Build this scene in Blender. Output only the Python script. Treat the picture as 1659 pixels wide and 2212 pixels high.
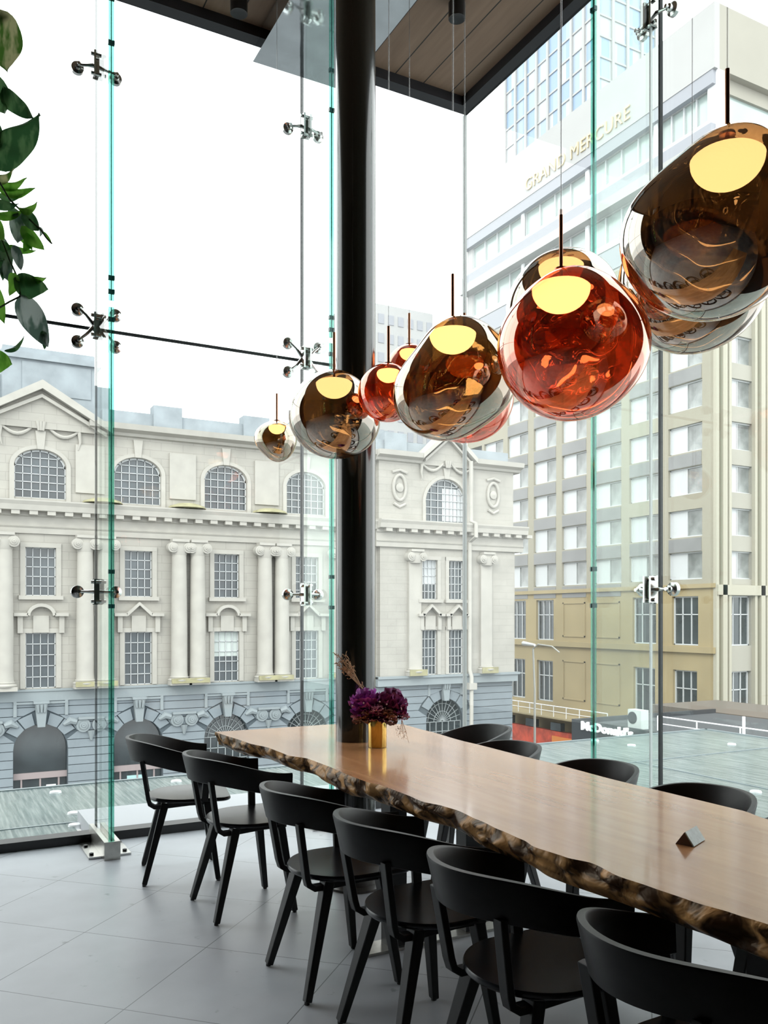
import bpy, math, random
from mathutils import Vector, Matrix, noise
for o in list(bpy.data.objects): bpy.data.objects.remove(o)
PI = math.pi
S = bpy.context.scene
COL = S.collection
R = math.radians

# ------------------------------------------------------------------ camera, sky, light, exposure
cam = bpy.data.cameras.new('camera'); co = bpy.data.objects.new('camera', cam); COL.objects.link(co)
co.location = (0, 0, 1.40); co.rotation_euler = (R(90), 0, R(-28.15))
cam.sensor_fit = 'HORIZONTAL'; cam.sensor_width = 36; cam.lens = 36*1855/1659.0
cam.shift_y = 226/1659.0; cam.clip_start = .05; cam.clip_end = 1000
S.camera = co
S.view_settings.view_transform = 'Standard'; S.view_settings.look = 'None'
S.view_settings.gamma = 1; S.view_settings.exposure = 0.0; S.view_settings.use_curve_mapping = False
S.cycles.max_bounces = 10; S.cycles.transparent_max_bounces = 24; S.cycles.glossy_bounces = 6
S.cycles.diffuse_bounces = 4; S.cycles.transmission_bounces = 6
S.cycles.sample_clamp_indirect = 6; S.cycles.use_denoising = True
S.cycles.caustics_reflective = False; S.cycles.caustics_refractive = False

w = bpy.data.worlds.new('sky'); S.world = w; w.use_nodes = True
nt = w.node_tree; nt.nodes.clear()
wo = nt.nodes.new('ShaderNodeOutputWorld'); bg = nt.nodes.new('ShaderNodeBackground')
tc = nt.nodes.new('ShaderNodeTexCoord'); sx = nt.nodes.new('ShaderNodeSeparateXYZ'); cr = nt.nodes.new('ShaderNodeValToRGB')
nt.links.new(tc.outputs['Generated'], sx.inputs[0]); nt.links.new(sx.outputs['Z'], cr.inputs[0])
nt.links.new(cr.outputs[0], bg.inputs[0]); nt.links.new(bg.outputs[0], wo.inputs[0])
e = cr.color_ramp.elements
e[0].position = 0.0; e[0].color = (.62, .64, .66, 1); e[1].position = 1; e[1].color = (.93, .97, 1, 1)
x_ = e.new(.04); x_.color = (1, 1, 1, 1)
bg.inputs[1].default_value = 3.2

def lamp(name, kind, loc, rot, energy, color, **k):
    l = bpy.data.lights.new(name, kind); l.energy = energy; l.color = color
    for a, b in k.items(): setattr(l, a, b)
    o = bpy.data.objects.new(name, l); COL.objects.link(o); o.location = loc; o.rotation_euler = rot
    return o
# hazy sun, from behind the camera to the left, high: soft on the facades
sd = Vector((.62, .55, -.56)).normalized()
lamp('sun', 'SUN', (0, 0, 60), sd.to_track_quat('-Z', 'Y').to_euler(), 1.2, (1, .95, .86), angle=R(18))

# ------------------------------------------------------------------ materials
def newmat(name):
    m = bpy.data.materials.new(name); m.use_nodes = True
    return m, m.node_tree, m.node_tree.nodes, m.node_tree.links
def M(name, col, rough=.6, metal=0, var=0, vscale=8, bump=0, bscale=60, spec=.5, coat=0, emit=None, es=0):
    m, nt, N, L = newmat(name); b = N['Principled BSDF']
    b.inputs['Base Color'].default_value = (*col, 1); b.inputs['Roughness'].default_value = rough
    b.inputs['Metallic'].default_value = metal; b.inputs['Specular IOR Level'].default_value = spec
    if coat: b.inputs['Coat Weight'].default_value = coat; b.inputs['Coat Roughness'].default_value = .05
    if emit: b.inputs['Emission Color'].default_value = (*emit, 1); b.inputs['Emission Strength'].default_value = es
    t = N.new('ShaderNodeTexCoord')
    if var:
        n = N.new('ShaderNodeTexNoise'); n.inputs['Scale'].default_value = vscale; n.inputs['Detail'].default_value = 5
        L.new(t.outputs['Object'], n.inputs['Vector'])
        r = N.new('ShaderNodeValToRGB'); r.color_ramp.elements[0].position = .3; r.color_ramp.elements[1].position = .7
        r.color_ramp.elements[0].color = (*[c*(1-var) for c in col], 1); r.color_ramp.elements[1].color = (*[min(1, c*(1+var*.6)) for c in col], 1)
        L.new(n.outputs['Fac'], r.inputs[0]); L.new(r.outputs[0], b.inputs['Base Color'])
    if bump:
        n = N.new('ShaderNodeTexNoise'); n.inputs['Scale'].default_value = bscale; n.inputs['Detail'].default_value = 4
        L.new(t.outputs['Object'], n.inputs['Vector'])
        bp = N.new('ShaderNodeBump'); bp.inputs['Strength'].default_value = bump; bp.inputs['Distance'].default_value = .01
        L.new(n.outputs['Fac'], bp.inputs['Height']); L.new(bp.outputs[0], b.inputs['Normal'])
    return m
def math_(N, L, op, a, b=None, c=None):
    n = N.new('ShaderNodeMath'); n.operation = op
    for i, v in enumerate((a, b, c)):
        if v is None: continue
        if hasattr(v, 'links'): L.new(v, n.inputs[i])
        else: n.inputs[i].default_value = v
    return n.outputs[0]
def glassmat(name, tint, f0=.04, gl=(1, 1, 1), rough=0.0, f1=.9):
    """thin architectural pane: clear transmission plus a mirror reflection that grows at grazing angles"""
    m, nt, N, L = newmat(name); N.remove(N['Principled BSDF']); out = N['Material Output']
    t = N.new('ShaderNodeBsdfTransparent'); t.inputs[0].default_value = (*tint, 1)
    g = N.new('ShaderNodeBsdfGlossy'); g.inputs['Color'].default_value = (*gl, 1); g.inputs['Roughness'].default_value = rough
    lw = N.new('ShaderNodeLayerWeight'); lw.inputs[0].default_value = .5
    p = math_(N, L, 'POWER', lw.outputs['Facing'], 5.0); q = math_(N, L, 'MULTIPLY_ADD', p, f1-f0, f0)
    mx = N.new('ShaderNodeMixShader'); L.new(q, mx.inputs[0]); L.new(t.outputs[0], mx.inputs[1]); L.new(g.outputs[0], mx.inputs[2])
    L.new(mx.outputs[0], out.inputs[0]); return m
GLASS = glassmat('facade_glass', (.965, .985, .975), .016, f1=.5)
FIN = glassmat('fin_glass', (.93, .975, .955), .03, f1=.6)
EDGE = glassmat('glass_edge', (.46, .78, .71), .10, (.7, .97, .92), .08, .7)
EDGED = M('edge_dark', (.02, .13, .12), .25)
BLACK = M('black_satin', (.012, .012, .013), .38)
CHAIR = M('chair_black', (.008, .008, .009), .45, spec=.35, var=.25, vscale=30)
SEATM = M('chair_seat_black', (.010, .011, .014), .26, var=.2, vscale=20)
COLM = M('column_black', (.012, .015, .012), .20, spec=.7, coat=.5)
SIL = M('silicone', (.012, .016, .018), .5)
STEEL = M('stainless', (.62, .62, .6), .18, 1)
STEELB = M('brushed_steel', (.55, .54, .50), .3, 1, var=.1, vscale=40)
SOFF = M('mirror_soffit', (.62, .66, .68), .07, 1, var=.12, vscale=4, bump=.12, bscale=5)
STONE = M('pale_stone', (.38, .365, .33), .85, var=.10, vscale=.9)
def ashlar(m, bw, bh, dark, mort=.03):
    nt = m.node_tree; N, L = nt.nodes, nt.links; b = N['Principled BSDF']; src = b.inputs['Base Color'].links[0].from_socket
    t = N.new('ShaderNodeNewGeometry'); s_ = N.new('ShaderNodeSeparateXYZ'); L.new(t.outputs['Position'], s_.inputs[0]); c = N.new('ShaderNodeCombineXYZ')
    L.new(s_.outputs[0], c.inputs[0]); L.new(s_.outputs[2], c.inputs[1]); br = N.new('ShaderNodeTexBrick'); L.new(c.outputs[0], br.inputs[0]); br.inputs['Scale'].default_value = 1
    br.inputs['Brick Width'].default_value = bw; br.inputs['Row Height'].default_value = bh; br.inputs['Mortar Size'].default_value = mort*.5; br.inputs['Mortar Smooth'].default_value = .3
    br.inputs['Color1'].default_value = (1, 1, 1, 1); br.inputs['Color2'].default_value = (.955, .955, .955, 1); br.inputs['Mortar'].default_value = (dark, dark, dark, 1)
    mu = N.new('ShaderNodeMixRGB'); mu.blend_type = 'MULTIPLY'; mu.inputs[0].default_value = 1; L.new(src, mu.inputs[1]); L.new(br.outputs[0], mu.inputs[2]); L.new(mu.outputs[0], b.inputs['Base Color'])
ashlar(STONE, 1.15, .42, .80)
STONE2 = M('pale_stone_trim', (.41, .395, .36), .85, var=.08, vscale=1.4)
BLUE = M('blue_grey_stone', (.215, .25, .275), .85, var=.10, vscale=.8)
BLUE2 = M('blue_grey_trim', (.26, .295, .31), .85, var=.08, vscale=.8)
MOSS = M('lichen_stone', (.33, .31, .19), .9, var=.25, vscale=2)
ROOFST = M('parapet_stone', (.29, .325, .35), .9, var=.16, vscale=1.2)
WFR = M('white_window_paint', (.52, .54, .55), .5)
PANE = M('window_pane_dark', (.055, .07, .08), .12, var=.5, vscale=.6, spec=.8)
DPANE = M('doorway_glass', (.035, .045, .05), .1, var=.4, vscale=.8, spec=.9)
BLIND = M('blind_white', (.50, .52, .53), .6)
BEIGE = M('beige_render', (.33, .265, .145), .85, var=.12, vscale=.35)
GREYR = M('warm_grey_render', (.295, .275, .215), .85, var=.06, vscale=.3)
PALE = M('pale_render', (.40, .40, .395), .8, var=.04, vscale=.3)  # hotel top and far blocks, paled to stand in for haze
HPANE = M('hotel_pane', (.24, .255, .25), .2, var=.55, vscale=.9, spec=.8)
SPAN = M('spandrel_grey', (.19, .19, .19), .5, var=.15, vscale=.5)
HOTBAND = M('soffit_band_grey', (.31, .32, .35), .7)
GREENG = M('pale_green_glazing', (.38, .45, .43), .15, var=.15, vscale=.3, spec=.8)
LETTER = M('sign_gold_letters', (.62, .52, .32), .4)
WLET = M('sign_white_letters', (.9, .9, .9), .5, emit=(1, 1, 1), es=.25)
RED = M('shopfront_red', (.55, .07, .03), .6, var=.5, vscale=1.3)
ORG = M('shopfront_orange', (.75, .25, .05), .6)
DARK = M('dark_fascia', (.035, .04, .045), .5)
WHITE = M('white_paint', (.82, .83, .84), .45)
KALE_P = M('kale_pink', (.52, .24, .34), .6, var=.4, vscale=30)
BRONZE = M('copper_rod', (.38, .17, .09), .28, 1)
CORD = glassmat('glare_washed_cord', (.80, .80, .80), .12, (.9, .9, .9), .3)  # see-through tint imitates sky glare washing out the thin cord
BRASS = M('brass_vase', (.70, .48, .13), .14, 1)
ASPH = M('asphalt', (.15, .155, .16), .9, var=.1, vscale=.3)
DKWALL = M('dark_interior', (.035, .035, .035), .8, var=.2, vscale=1)
CEILB = M('soffit_edge_black', (.02, .02, .024), .5)

def floor_mat():
    m, nt, N, L = newmat('floor_tiles'); b = N['Principled BSDF']
    g = N.new('ShaderNodeNewGeometry'); s = N.new('ShaderNodeSeparateXYZ'); L.new(g.outputs['Position'], s.inputs[0])
    u = math_(N, L, 'SUBTRACT', s.outputs[0], s.outputs[1]); v = math_(N, L, 'ADD', s.outputs[0], s.outputs[1])
    def line(c, off):
        a = math_(N, L, 'ADD', c, off); a = math_(N, L, 'DIVIDE', a, .8485); a = math_(N, L, 'FRACT', math_(N, L, 'ADD', a, 40.0))
        a = math_(N, L, 'ABSOLUTE', math_(N, L, 'SUBTRACT', a, .5)); return math_(N, L, 'GREATER_THAN', a, .4965)
    k = math_(N, L, 'MAXIMUM', line(u, 3.357), line(v, -4.61))
    n = N.new('ShaderNodeTexNoise'); n.inputs['Scale'].default_value = 2.2; n.inputs['Detail'].default_value = 9; L.new(g.outputs['Position'], n.inputs['Vector'])
    n2 = N.new('ShaderNodeTexNoise'); n2.inputs['Scale'].default_value = 14; n2.inputs['Detail'].default_value = 4; L.new(g.outputs['Position'], n2.inputs['Vector'])
    r = N.new('ShaderNodeValToRGB'); r.color_ramp.elements[0].position = .28; r.color_ramp.elements[1].position = .72
    r.color_ramp.elements[0].color = (.34, .355, .385, 1); r.color_ramp.elements[1].color = (.48, .50, .535, 1); L.new(n.outputs[0], r.inputs[0])
    r2 = N.new('ShaderNodeValToRGB'); r2.color_ramp.elements[0].position = .22; r2.color_ramp.elements[1].position = .33
    r2.color_ramp.elements[0].color = (.5, .5, .5, 1); r2.color_ramp.elements[1].color = (1, 1, 1, 1); L.new(n2.outputs[0], r2.inputs[0])
    mu = N.new('ShaderNodeMixRGB'); mu.blend_type = 'MULTIPLY'; mu.inputs[0].default_value = 1; L.new(r.outputs[0], mu.inputs[1]); L.new(r2.outputs[0], mu.inputs[2])
    mx = N.new('ShaderNodeMixRGB'); L.new(k, mx.inputs[0]); L.new(mu.outputs[0], mx.inputs[1]); mx.inputs[2].default_value = (.13, .135, .145, 1)
    L.new(mx.outputs[0], b.inputs['Base Color']); b.inputs['Roughness'].default_value = .42
    rr = math_(N, L, 'MULTIPLY_ADD', n.outputs[0], .25, .26); L.new(rr, b.inputs['Roughness'])
    return m
FLOOR = floor_mat()
def plank_mat():
    m, nt, N, L = newmat('ceiling_boards'); b = N['Principled BSDF']
    g = N.new('ShaderNodeNewGeometry'); s = N.new('ShaderNodeSeparateXYZ'); L.new(g.outputs['Position'], s.inputs[0])
    a = math_(N, L, 'FRACT', math_(N, L, 'DIVIDE', math_(N, L, 'ADD', s.outputs[0], 30.07), .24))
    k = math_(N, L, 'GREATER_THAN', math_(N, L, 'ABSOLUTE', math_(N, L, 'SUBTRACT', a, .5)), .482)
    mp = N.new('ShaderNodeMapping'); mp.inputs['Scale'].default_value = (14, 1.2, 1); L.new(g.outputs['Position'], mp.inputs[0])
    n = N.new('ShaderNodeTexNoise'); n.inputs['Scale'].default_value = 1.5; n.inputs['Detail'].default_value = 7; L.new(mp.outputs[0], n.inputs['Vector'])
    r = N.new('ShaderNodeValToRGB'); r.color_ramp.elements[0].color = (.20, .125, .080, 1); r.color_ramp.elements[1].color = (.36, .24, .165, 1); L.new(n.outputs[0], r.inputs[0])
    mx = N.new('ShaderNodeMixRGB'); L.new(k, mx.inputs[0]); L.new(r.outputs[0], mx.inputs[1]); mx.inputs[2].default_value = (.02, .016, .014, 1)
    L.new(mx.outputs[0], b.inputs['Base Color']); b.inputs['Roughness'].default_value = .6; return m
PLANK = plank_mat()
def wood_mat():
    m, nt, N, L = newmat('table_wood'); b = N['Principled BSDF']
    g = N.new('ShaderNodeNewGeometry'); mp = N.new('ShaderNodeMapping'); mp.inputs['Scale'].default_value = (7, .7, 3); L.new(g.outputs['Position'], mp.inputs[0])
    n = N.new('ShaderNodeTexNoise'); n.inputs['Scale'].default_value = 2.0; n.inputs['Detail'].default_value = 8; n.inputs['Distortion'].default_value = .7; L.new(mp.outputs[0], n.inputs['Vector'])
    mp2 = N.new('ShaderNodeMapping'); mp2.inputs['Scale'].default_value = (30, 1.5, 3); L.new(g.outputs['Position'], mp2.inputs[0])
    n2 = N.new('ShaderNodeTexNoise'); n2.inputs['Scale'].default_value = 2.0; n2.inputs['Detail'].default_value = 4; L.new(mp2.outputs[0], n2.inputs['Vector'])
    r = N.new('ShaderNodeValToRGB'); r.color_ramp.elements[0].position = .3; r.color_ramp.elements[1].position = .72
    r.color_ramp.elements[0].color = (.44, .19, .075, 1); r.color_ramp.elements[1].color = (.64, .33, .155, 1)
    ad = math_(N, L, 'MULTIPLY_ADD', n2.outputs[0], .18, math_(N, L, 'MULTIPLY', n.outputs[0], .82)); L.new(ad, r.inputs[0])
    L.new(r.outputs[0], b.inputs['Base Color']); b.inputs['Roughness'].default_value = .22; b.inputs['Specular IOR Level'].default_value = .6
    b.inputs['Coat Weight'].default_value = .6; b.inputs['Coat Roughness'].default_value = .09
    return m
WOOD = wood_mat()
def bark_mat():
    m, nt, N, L = newmat('live_edge_bark'); b = N['Principled BSDF']
    g = N.new('ShaderNodeNewGeometry'); n = N.new('ShaderNodeTexNoise'); n.inputs['Scale'].default_value = 9; n.inputs['Detail'].default_value = 3; n.inputs['Distortion'].default_value = 1.5
    L.new(g.outputs['Position'], n.inputs['Vector'])
    r = N.new('ShaderNodeValToRGB'); r.color_ramp.elements[0].position = .44; r.color_ramp.elements[1].position = .60
    r.color_ramp.elements[0].color = (.05, .020, .008, 1); r.color_ramp.elements[1].color = (.62, .33, .13, 1); L.new(n.outputs[0], r.inputs[0])
    L.new(r.outputs[0], b.inputs['Base Color']); b.inputs['Roughness'].default_value = .36; b.inputs['Specular IOR Level'].default_value = .28; b.inputs['Specular Tint'].default_value = (1, .72, .42, 1)
    bp = N.new('ShaderNodeBump'); bp.inputs['Strength'].default_value = .7; bp.inputs['Distance'].default_value = .02; L.new(n.outputs[0], bp.inputs['Height']); L.new(bp.outputs[0], b.inputs['Normal'])
    return m
BARK = bark_mat()
def canopy_mat():
    m, nt, N, L = newmat('fritted_canopy_glass'); b = N['Principled BSDF']; out = N['Material Output']
    g = N.new('ShaderNodeNewGeometry'); mp = N.new('ShaderNodeMapping'); mp.inputs['Rotation'].default_value = (0, 0, R(32)); mp.inputs['Scale'].default_value = (26, 1.3, 1)
    L.new(g.outputs['Position'], mp.inputs[0]); n = N.new('ShaderNodeTexNoise'); n.inputs['Scale'].default_value = 1.6; n.inputs['Detail'].default_value = 5; L.new(mp.outputs[0], n.inputs['Vector'])
    r = N.new('ShaderNodeValToRGB'); r.color_ramp.elements[0].position = .35; r.color_ramp.elements[1].position = .68
    r.color_ramp.elements[0].color = (.14, .19, .19, 1); r.color_ramp.elements[1].color = (.36, .41, .40, 1); L.new(n.outputs[0], r.inputs[0])
    L.new(r.outputs[0], b.inputs['Base Color']); b.inputs['Roughness'].default_value = .18
    t = N.new('ShaderNodeBsdfTransparent'); t.inputs[0].default_value = (.8, .9, .88, 1); mx = N.new('ShaderNodeMixShader'); mx.inputs[0].default_value = .22
    L.new(b.outputs[0], mx.inputs[1]); L.new(t.outputs[0], mx.inputs[2]); L.new(mx.outputs[0], out.inputs[0]); return m
CANOPY = canopy_mat()
def mirror_glass(name, trans, refl, fac):
    """metallised blown glass: half mirror, half tinted; the inside face of the wall is rippled"""
    m, nt, N, L = newmat(name); N.remove(N['Principled BSDF']); out = N['Material Output']
    t = N.new('ShaderNodeBsdfTransparent'); t.inputs[0].default_value = (*trans, 1)
    g = N.new('ShaderNodeBsdfGlossy'); g.inputs['Roughness'].default_value = .01
    g2 = N.new('ShaderNodeBsdfGlossy'); g2.inputs['Color'].default_value = (.95, .95, .95, 1); g2.inputs['Roughness'].default_value = .02
    g.inputs['Color'].default_value = (*refl, 1)
    tcn = N.new('ShaderNodeTexCoord'); n = N.new('ShaderNodeTexWave'); n.inputs['Scale'].default_value = 2.6; n.inputs['Distortion'].default_value = 6.0; n.inputs['Detail'].default_value = 1.6
    n.inputs['Detail Scale'].default_value = 1.6; n.inputs['Detail Roughness'].default_value = .35; n.bands_direction = 'DIAGONAL'
    mpp = N.new('ShaderNodeMapping'); mpp.inputs['Scale'].default_value = (1, 1, .8); mpp.inputs['Rotation'].default_value = (.4, .3, .5); L.new(tcn.outputs['Object'], mpp.inputs[0]); L.new(mpp.outputs[0], n.inputs['Vector'])
    ge = N.new('ShaderNodeNewGeometry')
    bp = N.new('ShaderNodeBump'); bp.inputs['Distance'].default_value = .07
    L.new(math_(N, L, 'MULTIPLY', ge.outputs['Backfacing'], .9), bp.inputs['Strength']); L.new(n.outputs['Fac'], bp.inputs['Height']); L.new(bp.outputs[0], g.inputs['Normal'])
    lw = N.new('ShaderNodeLayerWeight'); lw.inputs[0].default_value = .5
    mx = N.new('ShaderNodeMixShader'); mx.inputs[0].default_value = fac
    L.new(t.outputs[0], mx.inputs[1]); L.new(g.outputs[0], mx.inputs[2])
    fr = math_(N, L, 'MULTIPLY_ADD', math_(N, L, 'POWER', lw.outputs['Facing'], 3.5), .75, .02)
    mx2 = N.new('ShaderNodeMixShader'); L.new(fr, mx2.inputs[0]); L.new(mx.outputs[0], mx2.inputs[1]); L.new(g2.outputs[0], mx2.inputs[2])
    L.new(mx2.outputs[0], out.inputs[0]); return m
SMOKE = mirror_glass('smoked_mirror_glass', (.31, .175, .075), (.66, .60, .52), .54)
COPPER = mirror_glass('copper_mirror_glass', (.74, .19, .07), (.90, .50, .38), .44)
GOLD = mirror_glass('gold_mirror_glass', (.42, .24, .085), (.70, .62, .50), .52)
DIFF = M('lamp_diffuser', (.9, .75, .35), .5, emit=(1.0, .90, .74), es=12)

# ------------------------------------------------------------------ mesh helpers
class MB:
    def __init__(s): s.v = []; s.f = []; s.m = []; s.cur = 0
    def mat(s, i): s.cur = i; return s
    def add(s, vs, fs):
        b = len(s.v); s.v += [tuple(x) for x in vs]; s.f += [[i+b for i in f] for f in fs]; s.m += [s.cur]*len(fs); return s
    def box(s, x0, x1, y0, y1, z0, z1):
        if x0 > x1: x0, x1 = x1, x0
        if y0 > y1: y0, y1 = y1, y0
        return s.add([(x0,y0,z0),(x1,y0,z0),(x1,y1,z0),(x0,y1,z0),(x0,y0,z1),(x1,y0,z1),(x1,y1,z1),(x0,y1,z1)],
              [(0,3,2,1),(4,5,6,7),(0,1,5,4),(1,2,6,5),(2,3,7,6),(3,0,4,7)])
    def cbox(s, c, d): return s.box(c[0]-d[0]/2, c[0]+d[0]/2, c[1]-d[1]/2, c[1]+d[1]/2, c[2]-d[2]/2, c[2]+d[2]/2)
    def loft(s, rings, cap=True, closed=True):
        n = len(rings[0]); vs = [p for r in rings for p in r]; fs = []
        for i in range(len(rings)-1):
            for j in range(n if closed else n-1):
                k = (j+1) % n; fs.append((i*n+j, i*n+k, (i+1)*n+k, (i+1)*n+j))
        if cap: fs.append(list(range(n))[::-1]); fs.append([(len(rings)-1)*n+j for j in range(n)])
        return s.add(vs, fs)
    def prism(s, poly, ax, a, b):
        """poly in the two other axes; ax 0/1/2 is the extrusion axis"""
        def P(p, t):
            q = list(p); q.insert(ax, t); return tuple(q)
        return s.loft([[P(p, a) for p in poly], [P(p, b) for p in poly]])
    def tube(s, pts, r, n=8, cap=True):
        pts = [Vector(p) for p in pts]; rr = r if isinstance(r, (list, tuple)) else [r]*len(pts); rings = []
        up = None
        for i, p in enumerate(pts):
            d = (pts[min(i+1, len(pts)-1)]-pts[max(i-1, 0)]).normalized()
            if up is None:
                a = Vector((0, 0, 1)) if abs(d.z) < .9 else Vector((1, 0, 0)); up = d.cross(a).normalized()
            u = (up - d*up.dot(d)).normalized(); up = u; v = d.cross(u)
            rings.append([p+(u*math.cos(2*PI*k/n)+v*math.sin(2*PI*k/n))*rr[i] for k in range(n)])
        return s.loft(rings, cap)
    def lathe(s, prof, c=(0, 0, 0), n=24, a0=0, a1=2*PI, axis='z'):
        full = abs(a1-a0-2*PI) < 1e-6; m = n if full else n+1; rings = []
        for r, z in prof:
            ring = []
            for k in range(m):
                a = a0+(a1-a0)*k/n; x, y = r*math.cos(a), r*math.sin(a)
                p = (x, y, z) if axis == 'z' else ((x, z, y) if axis == 'y' else (z, x, y))
                ring.append((c[0]+p[0], c[1]+p[1], c[2]+p[2]))
            rings.append(ring)
        return s.loft(rings, full, full)
    def bar(s, p, q, w, t, up=(0, 0, 1), w2=None, t2=None):
        p, q, up = Vector(p), Vector(q), Vector(up); d = (q-p).normalized(); u = d.cross(up).normalized(); v = u.cross(d)
        w2 = w if w2 is None else w2; t2 = t if t2 is None else t2
        R_ = lambda c, a, b: [c+u*a/2+v*b/2, c-u*a/2+v*b/2, c-u*a/2-v*b/2, c+u*a/2-v*b/2]
        return s.loft([R_(p, w, t), R_(q, w2, t2)])
    def build(s, name, mats, parent=None, smooth=False, bevel=0, loc=None):
        me = bpy.data.meshes.new(name); me.from_pydata(s.v, [], s.f)
        if not isinstance(mats, (list, tuple)): mats = [mats]
        for m in mats: me.materials.append(m)
        me.polygons.foreach_set('material_index', s.m)
        if smooth is True: me.polygons.foreach_set('use_smooth', [True]*len(me.polygons))
        me.update()
        if smooth == 'auto':
            me.polygons.foreach_set('use_smooth', [True]*len(me.polygons)); me.set_sharp_from_angle(angle=R(35))
        o = bpy.data.objects.new(name, me); COL.objects.link(o)
        if parent is not None:
            o.parent = parent; o.matrix_parent_inverse = MW[parent.name].inverted()
            MW[o.name] = Matrix.Identity(4)
        else: MW[o.name] = Matrix.Identity(4)
        if bevel:
            bm = o.modifiers.new('bevel', 'BEVEL'); bm.width = bevel; bm.segments = 2; bm.limit_method = 'ANGLE'; bm.angle_limit = R(40)
        return o
MW = {}
def fixn(o):
    import bmesh
    b = bmesh.new(); b.from_mesh(o.data); bmesh.ops.recalc_face_normals(b, faces=b.faces); b.to_mesh(o.data); b.free(); return o
def thing(name, label, cat, loc=(0, 0, 0), rz=0, group=None):
    o = bpy.data.objects.new(name, None); COL.objects.link(o); o.location = loc; o.rotation_euler = (0, 0, rz); o.empty_display_size = .1
    o['label'] = label; o['category'] = cat
    if group: o['group'] = group
    MW[o.name] = Matrix.LocRotScale(Vector(loc), o.rotation_euler, None)
    return o
def tag(o, label, cat, group=None, kind=None):
    o['label'] = label; o['category'] = cat
    if group: o['group'] = group
    if kind: o['kind'] = kind
    return o
def struct(o): o['kind'] = 'structure'; return o
def dup(root, loc, rz=0, label=None, group=None):
    def cp(o, par):
        c = o.copy(); COL.objects.link(c)
        if par is not None: c.parent = par
        for ch in list(o.children): cp(ch, c)
        return c
    r = cp(root, None); r.location = loc; r.rotation_euler = (0, 0, rz)
    if label: r['label'] = label
    if group: r['group'] = group
    return r
def sizep(o, l): o['label'] = l; return o
def wallgrid(mb, a0, a1, z0, z1, holes, fn):
    """cells of a wall (along a, z) outside the rectangular holes; fn(a0,a1,z0,z1) adds one cell"""
    xs = sorted({a0, a1, *[h[0] for h in holes], *[h[1] for h in holes]}); xs = [x for x in xs if a0 <= x <= a1]
    for i in range(len(xs)-1):
        m = (xs[i]+xs[i+1])/2; hs = sorted([(h[2], h[3]) for h in holes if h[0] < m < h[1]]); z = z0
        for p, q in hs:
            if p > z: fn(xs[i], xs[i+1], z, p)
            z = max(z, q)
        if z < z1: fn(xs[i], xs[i+1], z, z1)

# ------------------------------------------------------------------ room shell
WY, WX, CZ = 5.62, 3.72, 5.37
struct(MB().box(-5, WX-.02, -7, 5.60, -.25, 0).build('floor', FLOOR))
struct(MB().box(-5, WX-.05, -7, 5.52, CZ+.02, CZ+.3).build('ceiling', PLANK))
t = MB(); t.box(-5, WX+.02, 5.52, 5.62, CZ-.05, CZ+.3); t.box(WX-.08, WX+.02, -7, 5.52, CZ-.05, CZ+.3)
struct(t.build('trim_1', CEILB))
struct(MB().box(-5.2, -5, -7.2, 5.62, -.25, CZ+.3).build('wall_left', DKWALL))
struct(MB().box(-5, WX, -7.2, -7, -.25, CZ+.3).build('wall_back', DKWALL))
# glass walls, pane by pane, joints black
def pane(n, x0, x1, y0, y1, z0, z1, corner=None):
    b = MB().box(x0, x1, y0, y1, z0, z1); o = b.build('window_%d' % n, [GLASS])
    struct(o); return o
GH = 3.21; xs = [-1.847, -.447, .953, 2.353, 3.72]; n = 0; g = .008
for i in range(4):
    for z0, z1 in ((.05, GH-g), (GH+g, CZ-.05)):
        n += 1; pane(n, xs[i]+g, xs[i+1]-g, WY, WY+.016, z0, z1)
ys = [5.62, 3.60, 1.60]
for i in range(2):
    for z0, z1 in ((.05, GH-g), (GH+g, CZ-.05)):
        n += 1; pane(n, WX, WX+.016, ys[i+1]+g, ys[i]-g, z0, z1)
t = MB()
for x, hw_ in zip(xs[:-1], (.006, .006, .006, .009)): t.box(x-hw_, x+hw_, WY-.002, WY+.018, .05, CZ-.05)
for y in ys[1:]: t.box(WX-.002, WX+.018, y-.008, y+.008, .05, CZ-.05)
t.box(-1.9, WX, WY-.002, WY+.018, GH-.008, GH+.008); t.box(WX-.002, WX+.018, 1.6, WY, GH-.008, GH+.008)
struct(t.build('trim_2', SIL))
t = MB().box(WX-.004, WX+.02, WY-.004, WY+.02, .05, CZ-.05); struct(t.build('trim_3', M('corner_joint', (.38, .40, .39), .4)))
t = MB(); t.box(-5, WX+.05, 5.54, 5.66, -.2, .055); t.box(WX-.06, WX+.06, -5, 5.54, -.2, .055); struct(t.build('trim_4', BLACK))
struct(MB().box(-5, -1.85, WY-.05, WY+.05, -.2, CZ).build('wall_far', DKWALL))  # unseen stretch, solid instead of glazed to cut daylight on the floor
struct(MB().box(WX-.03, WX+.03, -7, 1.6, -.2, CZ).build('wall_right', DKWALL))  # out of view; made solid this far to hold daylight off the floor

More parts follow.
